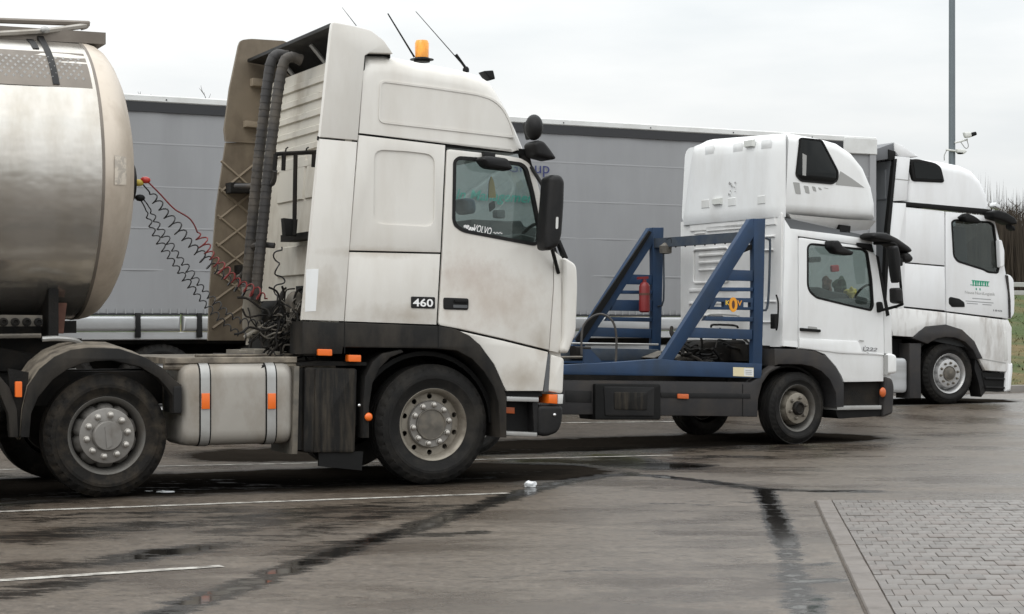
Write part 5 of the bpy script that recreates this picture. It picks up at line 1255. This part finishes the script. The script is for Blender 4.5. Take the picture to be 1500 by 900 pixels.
MB().prism(rnd(bl([(1226,601),(1293,600),(1292,610),(1230,614)]), .03, 2), .03, .35).build('lower_step', 'black', mid)
# arch and skirt
aO = [(1133,511),(1168,511.5),(1193,514.5),(1210,523),(1225,540),(1235,562),(1235,596),(1224,597)]; aI = [(1223,575),(1214,556),(1202,544),(1188,537),(1172,534),(1140,534),(1134,536)]
MB().prism(bl(aO+aI), -.02, .28, r=.012).build('wheel_arch_trim', 'grey_plastic', mid)
skO = [(1134,536),(1145,537),(1128,546),(1117,562),(1111,585),(1110,611),(700,606),(700,556),(1100,560),(1118,548)]
sk_ = MB().prism(bl(skO), -.005, .12, r=.02).build('side_skirt', 'grey_plastic', mid)
for (u, v0, v1) in ((1087,563,610),): MB().prism(bl([(u,v0),(u+1,v0),(u+1,v1),(u,v1)]), -.008, -.003).build('panel_joint', 'black', sk_)
MB().prism(bl([(967,575),(1098,577),(1099,584),(968,583)]), -.012, -.003, r=.004).build('skirt_recess', 'dark_plastic', sk_)
MB().prism(bl([(828,572),(866,573),(866,590),(828,589)]), -.012, -.003, r=.004).build('skirt_recess', 'dark_plastic', sk_)
lk = MB().prism(rnd(bl([(868,562),(964,563),(964,615),(868,615)]), .02, 2), -.06, .3, r=.012).build('storage_locker', 'black', mid)
MB().prism(rnd(bl([(880,566),(954,567),(953,610),(882,609)]), .02, 2), -.072, -.055, r=.008).build('locker_lid', 'dark_plastic', lk)
MB().prism(rnd(bl([(894,574),(944,575),(943,601),(895,600)]), .02, 2), -.078, -.066, r=.005).build('lid_panel', 'box_black', lk)
MB().prism(rnd(bl([(991,577),(1007,577.5),(1007,584.5),(991,584)]), .008, 2), -.03, -.005, r=.004).build('marker_lamp', 'orange_dim', mid)
# --- sleeper pod on the roof
pod_px = [(1156,194),(1161,194),(1205,202),(1230,209),(1252,224),(1269,245),(1281,273),(1286,298),(1286,323),(1240,321),(1158,314),(1150,314)]
ps = B.p(1149, 314)[0]; 
Pp = bl(pod_px); 
MB().prism(Pp, 0, BW, r=.12, n=4, back=True, fac=[1]*(len(Pp)-1)+[0]).build('sleeper_pod', WC, mid)
pod = mid.children[-1]
ut = bl([(1156,314),(1200,318),(1240,321.5),(1284,323.5)], .03); ub = bl([(1166,336),(1196,338),(1228,340),(1272,337)], .14)
vs = [(a, .03, h) for a, h in ut]+[(a, .14, h) for a, h in ub]+[(a, BW-.14, h) for a, h in ub]+[(a, BW-.03, h) for a, h in ut]
fs = [(r_*4+i, r_*4+i+1, r_*4+i+5, r_*4+i+4) for r_ in range(3) for i in range(3)]+[(3, 7, 11, 15), (0, 12, 8, 4)]
MB().add(vs, fs).build('pod_underside', 'white_wall', pod)
MB().prism(bl([(1234,329),(1250,331),(1249,341),(1234,340)]), .05, .2).build('roof_lamp', 'black', pod)
pw = rnd(bl([(1172,203),(1201,206),(1204,208),(1227,252),(1226,264),(1219,269),(1173,265),(1166,257)]), .03, 3)
pwo = MB().prism(pw, -.006, .01, r=.003).build('pod_window', 'roof_glass_dark', pod)
MB().prism(inset(ccw(pw), .004), -.0035, .01).build('pod_window_back', 'interior', pod)
MB().ring(inset(ccw(pw), -.012), .022, -.010, .008).build('pod_window_seal', 'black', pwo)
MB().prism(bl([(1175,225),(1181,228),(1180,258),(1175,257)]), -.0095, -.006).build('window_catch', 'graphic_grey', pwo)
MB().prism(bl([(1231,251),(1248,262),(1266,275),(1245,273),(1224,271)]), -.003, .0).build('graphic_stripe', 'graphic_grey', pod)
for (a, b_) in (((1161.5,267),(1173,285)), ((1177,272),(1186,284)), ((1189,273),(1196,281)), ((1198,274.5),(1204,279)), ((1206,275),(1214,277))):
    MB().prism(rnd(bl([(a[0],a[1]),(b_[0]-2,a[1]+1),(b_[0],b_[1]),(a[0]+(b_[0]-a[0])*.35,b_[1]-1)]), .01, 2), -.003, .0).build('graphic_stripe', 'graphic_grey', pod)
# rear face of the pod: ribs, lamps and emblem
def rq(u, v): return B.q(u, v, ps-.0)
def back_box(u0, v0, u1, v1, d, mt, nm, par, r=.01):
    a, c = rq(u0, v0), rq(u1, v1); w0, w1, h0, h1 = min(a[1],c[1]), max(a[1],c[1]), min(a[2],c[2]), max(a[2],c[2])
    return MB().add([(ps+.01,w0,h0),(ps+.01,w1,h0),(ps+.01,w1,h1),(ps+.01,w0,h1),(ps-d,w0+r,h0+r),(ps-d,w1-r,h0+r),(ps-d,w1-r,h1-r),(ps-d,w0+r,h1-r)], [(4,5,6,7),(0,1,5,4),(1,2,6,5),(2,3,7,6),(3,0,4,7)]).build(nm, mt, par)
# the pod's back bulges rearward
a0 = rq(1149, 314)
vs = []; fs = []; nw_, nh_ = 14, 14; htp = B.p(1158,196)[1]; hbt = B.p(1150,318)[1]
for j in range(nh_+1):
    for i in range(nw_+1):
        w = .0+BW*i/nw_; h = hbt+(htp-hbt)*j/nh_; e = min(1, min(w, BW-w)/.22); e2 = min(1, (htp-h)/.22, (h-hbt)/.10+.3)
        b_ = .10*(1-(1-e)**2)**.5*(1-(1-max(0,e2))**2)**.5; vs.append((ps+.02-b_-.0, w, h-(.10*(1-min(1,(BW-w)/.5))**2 if j == nh_ else 0)))
for j in range(nh_):
    for i in range(nw_): a = j*(nw_+1)+i; fs.append((a, a+1, a+nw_+2, a+nw_+1))
MB().add(vs, fs).build('pod_back', WC, pod, ang=60)
ps = ps-.085
def taper(o):
    for v in o.data.vertices:
        t = max(0, min(1, (v.co.z-hbt)/(htp-hbt))); f_ = max(0, v.co.y/BW); v.co.y -= f_*.30*t; v.co.z += .085*f_*t
taper(pod); taper(mid.children[-1] if False else [c for c in pod.children if c.name.startswith('pod_back')][0])
for (u0, u1, v0) in ((1032,1045,211), (1073,1087,207), (1114,1129,202)):
    back_box(u0, v0+4, u1, v0+15, .004, WC, 'pod_pad', pod, .03)
for (u0, v0) in ((1027,293), (1066,290), (1109,287)): back_box(u0, v0, u0+12, v0+12, .002, 'rail_white', 'pod_vent', pod)
for (u0, v0) in ((1092,206), (1045,291)): back_box(u0, v0, u0+13, v0+9, .03, 'camera_white', 'work_lamp', pod)
em = MB()
for (u, v, r_) in ((1070,269,.02), (1073,273,.016), (1078,268,.013), (1069,285,.016), (1071,280,.01), (1077,275,.01), (1078,281,.008)):
    q = rq(u, v); em.lathe((ps-.014, q[1], q[2]), [(0,r_),(.004,r_)], 8, 's')
em.build('worn_sticker', 'graphic_grey', pod, kind='stuff')
# --- cab back wall
ps2 = B.p(1147, 420)[0]
def wb2(u, v): return B.q(u, v, ps2)
hb_ = wb2(1120,508)[2]; ht_ = wb2(1100,316)[2]
MB().box(ps2, ps2+.05, .03, BW-.02, hb_, ht_, .01).build('back_wall', 'white_wall', mid)
bw2 = mid.children[-1]
def bbox2(u0, v0, u1, v1, d, mt='white_wall', nm='wall_rib', par=None, r=.012):
    a, c = wb2(u0, v0), wb2(u1, v1); w0, w1, h0, h1 = min(a[1],c[1]), max(a[1],c[1]), min(a[2],c[2]), max(a[2],c[2])
    return MB().add([(ps2+.005,w0,h0),(ps2+.005,w1,h0),(ps2+.005,w1,h1),(ps2+.005,w0,h1),(ps2-d,w0+r,h0+r),(ps2-d,w1-r,h0+r),(ps2-d,w1-r,h1-r),(ps2-d,w0+r,h1-r)], [(4,5,6,7),(0,1,5,4),(1,2,6,5),(2,3,7,6),(3,0,4,7)]).build(nm, mt, par or bw2)
for (u0,v0,u1,v1) in ((1012,326,1138,330),(1036,332,1104,335),(1018,341,1034,343),(1024,372,1062,375),(1024,383,1058,386),(1024,394,1052,397),(1010,423,1080,427),(1010,442,1070,446),(1010,460,1060,464),(1120,345,1136,348),(1120,365,1134,368),(1120,440,1138,444),(1116,470,1136,474)): bbox2(u0,v0,u1,v1,.022)
q1, q2 = wb2(1017,366), wb2(1068,413)
m_ = MB(); fr_ = rnd([(q2[1],q2[2]),(q1[1],q2[2]),(q1[1],q1[2]),(q2[1],q1[2])], .05, 3)
m_.tube([(ps2-.012, w, h) for w, h in fr_+[fr_[0]]], .014, 6); m_.build('wall_pressing', 'white_wall', bw2)
MB().tube([(ps2-.06, wb2(1044,466)[1], wb2(1044,466)[2]), (ps2-.07, wb2(1048,461)[1], wb2(1048,461)[2]), (ps2-.07, wb2(1085,461)[1], wb2(1085,462)[2]), (ps2-.06, wb2(1089,466)[1], wb2(1089,466)[2])], .012, 6, 3).build('grab_handle', 'graphic_grey', bw2)
MB().tube([(ps2-.06, wb2(1048,480)[1], wb2(1048,480)[2]), (ps2-.07, wb2(1052,476)[1], wb2(1052,476)[2]), (ps2-.07, wb2(1083,477)[1], wb2(1083,477)[2]), (ps2-.06, wb2(1087,481)[1], wb2(1087,481)[2])], .014, 6, 3).build('grab_handle', 'black', bw2)
MB().tube([B.p3(1121,349,.05), B.p3(1126,351,.03), B.p3(1128,360,.03), B.p3(1125,444,.03), B.p3(1118,455,.05)], .014, 6, 4).build('grab_rail', 'blue_worn', mid)
MB().tube([B.p3(1137,432,.04), B.p3(1140,445,.02), B.p3(1139,475,.02), B.p3(1137,484,.04)], .011, 6, 3).build('latch_cable', 'black', mid)
MB().prism(rnd(bl([(1133,460),(1139,460),(1138,482),(1133,482)]), .01, 2), -.02, .06, r=.01).build('cab_latch', 'black', mid)
# inside
MB().prism(bl([(1170,348),(1276,362),(1295,452),(1295,540),(1236,545),(1170,510)]), BW-.05, BW, holes=[wb_]).build('far_side_wall', WC, mid)
MB().prism(bl([(1240,448),(1262,437),(1296,447),(1296,540),(1240,520)]), .1, BW-.1, r=.03).build('dashboard', 'interior', mid)
MB().prism(rnd(B.pl([(1184,424),(1200,420),(1216,426),(1240,430),(1270,436),(1284,446),(1284,480),(1184,470)], .9), .03, 2), .9, 1.9, r=.03).build('dash_top', 'interior', mid)
MB().prism(bl([(1172,470),(1293,470),(1293,540),(1172,505)]), .08, BW-.08).build('cab_floor', 'interior', mid)
MB().prism(bl([(1150,318),(1276,346),(1276,352),(1150,340)]), .05, BW-.05).build('cab_ceiling', 'interior_grey', mid)
MB().add([B.p3(1279,358,.08), B.p3(1300,455,.08), (B.p(1300,455)[0], BW-.08, B.p(1300,455)[1]), (B.p(1279,358)[0], BW-.08, B.p(1279,358)[1])], [(0,1,2,3)]).build('windscreen', 'cab_glass_green', mid)
MB().prism(bl([(1300,455),(1309,466),(1309,555),(1298,555)]), .06, BW-.06).build('front_wall', WC, mid)
MB().prism(bl([(1283,374),(1287,376),(1303,462),(1298,464)]), -.005, .05, r=.004).build('windscreen_pillar', 'black', mid)
for w0 in (.3, 1.4):
    a = B.p(1196,440)[0]; st = MB(); hh = B.p(1190,392)[1]
    st.prism(rnd([(a-.1,1.2),(a-.2,hh-.35),(a-.1,hh-.32),(a+.05,1.4),(a+.45,1.4),(a+.45,1.25)], .05, 3), w0, w0+.48, r=.05, back=True); st.build('seat', 'interior', mid)
q = B.p3(1265, 440, .5); MB().tube([(q[0]+.09*math.sin(a), q[1]+.2*math.cos(a), q[2]+.19*math.sin(a)) for a in [2*math.pi*k/24 for k in range(25)]], .015, 6).build('steering_wheel', 'black', mid)
# clutter on the dashboard (each a small thing of its own)
def small(name, mb, mt, label, cat):
    o = mb.build(name, mt); o.location = B.loc(); o.rotation_euler = (0,0,B.a); tag(o, label, cat); return o
small('hanging_pennant', MB().prism(rnd(B.pl([(1218,389),(1229,388),(1230,398),(1219,399)], 1.3), .02, 2), 1.3, 1.34, r=.008, back=True), 'red_cloth', 'small red pennant hanging inside the windscreen of the middle truck', 'pennant')
def lump(u, v, w, r, sd):
    m_ = MB(); c = Vector(B.p3(u, v, w)); m_.ball((0,0,0), r, 14, 10); m_.v = [tuple(c+Vector(q)*(1+.9*noise.noise(Vector(q)*16+Vector((sd,0,0))))) for q in m_.v]; return m_
small('yellow_bag', lump(1247, 429, .9, (.07,.08,.07), 1), 'yellow', 'crumpled yellow bag on the dashboard of the middle truck', 'bag')
small('red_bundle', lump(1211, 418, 1.0, (.06,.07,.09), 4), 'rust', 'reddish bundle on the passenger side, seen through middle truck window', 'bundle')
small('dark_bag', lump(1231, 419, 1.2, (.07,.1,.09), 7), 'green', 'dark green bag beside the yellow bag in the middle truck', 'bag')
MB().prism(rnd(B.pl([(1187,377),(1203,376),(1203,384),(1188,385)], 1.4), .02, 2), 1.4, 1.45, r=.01).build('sun_visor', 'interior', mid)
# mirrors: hood, frame tube, two glasses
mh = MB().prism(rnd(bl([(1268,346),(1274,341),(1290,342),(1306,350),(1323,362),(1328,368),(1322,372),(1312,366),(1296,356),(1272,351)], -.15), .03, 3), -.28, .0, r=.03, n=3, back=True).build('mirror_hood', 'dark_plastic', mid)
MB().prism(rnd(bl([(1318,372),(1326,370),(1333,378),(1330,385),(1320,383)], -.2), .03, 3), -.28, -.1, r=.03, n=2, back=True).build('front_mirror', 'dark_plastic', mh)
MB().prism(bl([(1254,356),(1274,358),(1277,370),(1268,366),(1255,361)]), -.05, .02, r=.01).build('mirror_bracket', 'black', mid)
MB().tube([B.p3(1280,357,-.05), B.p3(1304,356,-.25), B.p3(1312,359,-.28), B.p3(1315,366,-.28), B.p3(1317,390,-.28), B.p3(1321,440,-.28), B.p3(1319,447,-.26), B.p3(1290,455,-.02)], .017, 8, 4).build('mirror_frame', 'black', mid)
MB().prism(rnd(bl([(1300,362),(1307,360),(1311,375),(1311,412),(1307,416),(1304,400)], -.28), .03, 3), -.40, -.24, r=.03, n=3, back=True).build('mirror', 'dark_plastic', mid)
MB().prism(rnd(bl([(1304,422),(1313,422),(1314,446),(1305,444)], -.28), .03, 3), -.40, -.24, r=.03, n=3, back=True).build('wide_angle_mirror', 'dark_plastic', mid)
for v in (384, 430): MB().prism(rnd(bl([(1308,v-5),(1320,v-6),(1321,v+6),(1309,v+6)], -.28), .02, 2), -.31, -.24, r=.01, back=True).build('mirror_clamp', 'black', mid)
MB().prism(rnd(bl([(1283,443),(1288,442),(1291,455),(1284,459)]), .02, 2), -.06, .0, r=.01).build('mirror_foot', 'black', mid)
MB().prism(rnd(bl([(1211,353),(1221,353),(1227,362),(1243,370),(1240,375),(1218,372),(1210,363)], -.05), .02, 3), -.17, .0, r=.025, n=3, back=True).build('door_top_mirror', 'dark_plastic', mid)
# --- blue rack: two A frames, base beam and cross bar
def aframe(w, far_=False):
    k = .09; par = mid
    F_ = lambda pts: B.pl(pts, 0)                          # traced on the near side, repeated on the far side
    n_ = 'rack_upright' 
    MB().prism(F_([(1104,320.5),(1121.5,320.5),(1119,430),(1116,553),(1103,552),(1105,430)]), w, w+k, r=.008, back=True).build('rack_upright', 'blue_steel', par)
    MB().prism(F_([(1099,321),(1104,320.5),(1106,345),(1040,449),(985,531),(969,526)]), w+.002, w+k-.002, r=.008, back=True).build('rack_strut', 'blue_steel', par)
    for (pts) in ([(1066,395),(1104,396.5),(1104,412),(1057,411)], [(1058,421),(1104,421.5),(1104,427),(1055,426.5)], [(1047,436),(1104,437),(1104,454.5),(1039,453.5)], [(1036,463.5),(1104,465),(1104,471.5),(1032,470)], [(1019,480),(1103,483),(1103,497.5),(1008,495)]):
        hs_ = [F_([(1051,442),(1062,442.5),(1062,449.8),(1047,449.3)]), F_([(1090,443),(1101,443.3),(1101,450.5),(1090,450)])] if pts[0][1] == 436 and w < 1 else []
        MB().prism(F_(pts), w+.012, w+k-.012, r=.005, back=not hs_, holes=hs_).build('rack_slat', 'blue_steel', par)
aframe(0.0)
wf = BW-.02; aframe(wf)
MB().prism(B.pl([(1097,326),(1101,328),(1040,428),(992,504),(982,500)], 0), wf-.03, wf+.001).build('rack_pad', 'black', mid)
text('K', mid, B, [(1063,440),(1069,440.3),(1069,447.5),(1063,447)], .008, 'yellow_print', 'emblem_letter', 0, .02)
text('V', mid, B, [(1080,440),(1087,440.5),(1087,448.3),(1080,448)], .008, 'orange_print', 'emblem_letter', 0, .02)
c_ = B.p(1074.5, 446.5); MB().prism(circ(c_, .056, 24, .085), .002, .012, holes=[circ(c_, .022, 16, .05)]).build('emblem_ring', 'orange_print', mid)
MB().prism(circ(c_, .028, 16, .055), .006, .013).build('emblem_centre', 'rust', mid)
base_px = [(700,538),(828,534.5),(900,531),(967,526),(1000,529),(1116,533),(1114,554.5),(1000,551.5),(828,549),(700,547)]
MB().prism(bl(base_px), -.01, .10, r=.008).build('base_beam', 'blue_steel', mid); MB().prism(bl(base_px), BW-.05, BW+.05, r=.008).build('base_beam', 'blue_steel', mid)
MB().prism(bl([(1073,538),(1103,539),(1103,552.5),(1073,551)]), -.0135, -.0105).build('maker_plate', 'cream_fleck', mid)
pl_ = MB().prism(bl([(1089,539.5),(1102.5,540),(1102.5,551.5),(1089,551)]), -.0145, -.0125).build('plate_print', 'rail_white', mid)
lp = MB()
for v in (542.5, 545, 547.5): lp.prism(bl([(1091,v),(1100,v+.4),(1100,v+1.3),(1091,v+.9)]), -.0155, -.0145)
lp.build('plate_text', 'graphic_grey', pl_, kind='stuff')
cb0, cb1 = B.p(1112, 341), B.p(1112, 353)
MB().box(cb0[0]-.06, cb0[0]+.04, .09, wf, cb1[1], cb0[1]+.02, .006).build('cross_bar', 'blue_worn', mid)
for k in range(9): MB().ball((cb0[0]-.01, .25+k*.22, cb1[1]-.004), .012, 6, 4).build('bar_bolt', 'black', mid)
q = B.q(975, 364, cb0[0]-.05); MB().lathe(q, [(-.07,.04),(-.06,.075),(.03,.08),(.04,.06),(.07,.02)], 16, 'h').build('work_lamp', 'hub_grey', mid)
MB().tube([(q[0]+.02,q[1]-.08,q[2]+.02),(q[0],q[1]-.15,q[2]+.06),(q[0],q[1]-.13,q[2]+.12),(q[0],q[1]-.03,q[2]+.1)], .012, 6, 4).build('lamp_cable', 'black', mid)
q = B.p3(1093, 360, .04); MB().prism(rnd(bl([(1089,365),(1096,361),(1104,358),(1104,365),(1092,370)]), .01, 2), .03, .08).build('hook_block', 'black', mid)
MB().tube([B.q(972,372,cb0[0]), B.q(972,440,cb0[0]), B.q(964,449,cb0[0])], .012, 6, 3).build('drain_tube', 'blue_worn', mid)
# load bed: sub-frame, wires, hoop, coupling
for w_ in (.7, 1.5): MB().prism(bl([(640,536),(1150,536),(1150,565),(640,565)]), w_, w_+.08).build('frame_rail', 'chassis_black', mid)
MB().prism(B.pl([(700,507),(965,512),(965,528),(700,530)], 1.2), 1.2, 1.7, r=.01).build('bed_cross_frame', 'blue_worn', mid)
MB().prism(B.pl([(838,507),(862,508),(862,526),(838,526)], 1.15), 1.05, 1.75, r=.05, back=True).build('winch_drum', 'chassis_black', mid)
MB().prism(bl([(862,512),(872,512),(888,530),(862,534)]), .10, .13).build('gusset', 'blue_steel', mid)
for dd_ in (0, .03): MB().tube([B.p3(852,520,.6+dd_), B.p3(852,492,.6+dd_), B.p3(856,475,.6+dd_), B.p3(870,463,.55+dd_), B.p3(884,461,.5+dd_), B.p3(898,472,.45+dd_), B.p3(903,495,.45+dd_), B.p3(902,532,.45+dd_)], .013, 6, 5).build('hose_loop', 'hose_grey', mid)
MB().tube([B.p3(820,503,.9), B.p3(964,505,.9)], .012, 6).build('bed_rail', 'strap_alu', mid)
MB().tube([B.p3(700,525,.3), B.p3(862,523.5,.3)], .016, 6).build('bed_rail', 'hub_grey', mid)
eb = MB(); rg = random.Random(21)
for k in range(40):
    pts = [Vector(B.p3(rg.uniform(985,1100), rg.uniform(500,530), rg.uniform(.3,1.0)))]; d = Vector((rg.uniform(-1,1), rg.uniform(-1,1), rg.uniform(-.4,.4))).normalized()
    for j in range(4): d = (d+Vector((rg.uniform(-.6,.6), rg.uniform(-.6,.6), rg.uniform(-.5,.5)))).normalized(); pts.append(pts[-1]+d*.09)
    eb.tube(pts, rg.uniform(.01,.022), 6, 3)
eb.build('engine_lines', 'chassis_black', mid)
MB().prism(rnd(B.pl([(1030,500),(1095,498),(1098,534),(1020,536)], .6), .06, 3), .6, 1.4, r=.05).build('gearbox_block', 'chassis_black', mid)
MB().prism(B.pl([(985,525),(1010,515),(1030,530),(1000,535)], .5), .5, 1.3, r=.03).build('valve_block', 'hub_grey', mid)
MB().prism(bl([(1113,505),(1146,507),(1146,530),(1113,530)]), .25, 1.8).build('cab_tilt_beam', 'chassis_black', mid)
# axles, wheels
wB = B.p(1162, 600, .1)
wheel(mid, wB[0], .15, .42, .42, .262, 'atego', width=.25, steer=6); wheel(mid, wB[0], BW-.15, .42, .42, .262, 'atego', near=False, width=.25, steer=6)
for w_ in (.15, .42, BW-.42, BW-.15): wheel(mid, wB[0]-4.2, w_, .42, .42, .262, 'atego', near=w_ < 1, width=.25, simple=w_ != .15)
for a in (wB[0], wB[0]-4.2): MB().tube([(a,.25,.42),(a,BW-.25,.42)], .06, 10).build('axle', 'chassis_black', mid)
c0 = B.p(1165, 598); aa = [math.pi*k/16 for k in range(17)]
MB().prism([(c0[0]+.53*math.cos(a), c0[1]+.5*math.sin(a)) for a in aa]+[(c0[0]+.5*math.cos(a), c0[1]+.47*math.sin(a)) for a in reversed(aa)], .15, .7).build('wheel_housing', 'black', mid)
MB().prism([(c0[0]-.5,.42),(c0[0]+.9,.42),(c0[0]+.9,.95),(c0[0]-.5,.95)], .65, 1.55).build('engine_block', 'chassis_black', mid)
# fire extinguisher on the far upright
ex = thing('fire_extinguisher', 'red fire extinguisher strapped to the far blue upright of the rack', 'extinguisher')
ex.rotation_euler = (0,0,B.a); qa = B.p3(944, 458, wf-.12); ex.location = B.loc()
hE0 = qa[2]; hE1 = B.p(944, 412, wf-.12)[1]; dE = hE1-hE0
MB().lathe((qa[0], qa[1], hE0), [(0,.05),(.02,.068),(dE*.82,.068),(dE*.93,.05),(dE*.97,.025),(dE+.02,.025)], 20, 'h').build('cylinder', 'extinguisher_red', ex)
MB().lathe((qa[0], qa[1], hE0), [(dE*.55,.07),(dE*.62,.07)], 20, 'h').build('strap', 'rust', ex)
MB().prism([(qa[0]-.1,hE1+.02),(qa[0]+.05,hE1+.03),(qa[0]+.05,hE1+.06),(qa[0]-.1,hE1+.05)], qa[1]-.015, qa[1]+.015).build('handle', 'extinguisher_red', ex)
# ================================================================== CAMERA POLE, LITTER
px_, py_ = (1394.5-CU)/FPX*36.5, 36.5; zb = bank_z(-px_*math.sin(A26)+py_*math.cos(A26))-.1
pole = thing('lamp_post', 'tall slim grey steel post rising behind the far white tractor unit', 'post', (px_, py_, zb))
MB().lathe((0,0,0), [(0,.07),(14,.052),(14.01,.001)], 20, 'h').build('shaft', 'pole_grey', pole); MB().lathe((0,0,0), [(0,.12),(.6,.12),(.65,.09),(.66,.07)], 20, 'h').build('base_collar', 'pole_grey', pole)
MB().tube([(0,0,13.95),(.6,0,14.3),(1.5,0,14.4)], .04, 8, 4).build('lamp_arm', 'pole_grey', pole); MB().prism(rnd([(1.3,14.35),(2.0,14.35),(1.95,14.48),(1.35,14.5)], .04, 3), -.12, .12, r=.03, back=True).build('lamp_head', 'pole_grey', pole)
def pz(u, v): return ((u-CU)/FPX*py_-px_, CAMH-(v-HZ)/FPX*py_-zb)
def cctv(pts_body, pts_hood, bracket, label):
    o = thing('security_camera', label, 'camera', (px_, py_, zb), 0, 'security cameras on the post')
    MB().prism(rnd([pz(*q) for q in pts_body], .02, 2), -.17, -.05, r=.02, back=True).build('housing', 'camera_white', o)
    MB().prism(rnd([pz(*q) for q in pts_hood], .02, 2), -.175, -.045, r=.02, back=True).build('lens_hood', 'black', o)
    MB().tube([(*pz(*q)[:1], -.08, pz(*q)[1]) for q in bracket[0]], .018, 6).build('bracket', 'camera_white', o)
    if len(bracket) > 1: MB().tube([(*pz(*q)[:1], -.08, pz(*q)[1]) for q in bracket[1]], .009, 6, 4).build('cable', 'graphic_grey', o)
cctv([(1408.5,195),(1420,195),(1421,202),(1411,203)], [(1420,195.5),(1427,194),(1428.5,199),(1420,202)], [[(1397,210),(1406,208),(1416,205)], [(1406,209),(1413,218),(1417,215),(1415,206)]], 'upper pale security camera with black hood pointing right from the post')
cctv([(1398,219),(1410,220),(1414,223),(1409,227),(1399,225)], [(1400,224),(1409,225),(1407,227),(1401,226.5)], [[(1384,220),(1391,221),(1399,222)], [(1386,220),(1382,228),(1382,236)]], 'lower pale security camera strapped across the post')
def litter(u, v, sz, label, flat=.35, seed=1):
    x, y = gp(u, v); rg = random.Random(seed); m_ = MB(); m_.ball((0,0,sz*flat*.8), (sz, sz*.7, sz*flat), 12, 8)
    m_.v = [tuple(c*(1+.5*noise.noise(Vector(q)*38+Vector((seed,0,0)))) for c in q) for q in m_.v]
    o = m_.build('litter', 'litter', ang=20); o.location = (x, y, gz(x,y)); tag(o, label, 'litter', 'litter on the asphalt')
litter(777, 714, .055, 'crushed white cup lying on the wet asphalt in front of the tractor wheel', .5, 2)
litter(243, 722, .075, 'flat white scrap under the fuel tank near the rear wheel', .12, 3)
litter(218, 720, .03, 'smaller white scrap beside the flat one behind the rear wheel', .12, 4)
litter(1330, 592, .11, 'white scrap on the ground in front of the far tractor wheel', .12, 5)
pn = MB().prism(rnd(V.pl([(720,258),(724,268),(727,290),(716,290),(717,268)], .7), .01, 2), .7, .72).build('hanging_pennant', 'gold'); pn.location = V.loc(); pn.rotation_euler = (0,0,V.a); tag(pn, 'pointed golden pennant hanging in the near tractor window', 'pennant')
pf = MB().prism(rnd(V.pl([(717,298),(724,294),(726,304),(718,311)], .7), .01, 2), .7, .72).build('dark_ornament', 'black'); pf.location = V.loc(); pf.rotation_euler = (0,0,V.a); tag(pf, 'small dark ornament hanging below the golden pennant', 'ornament')
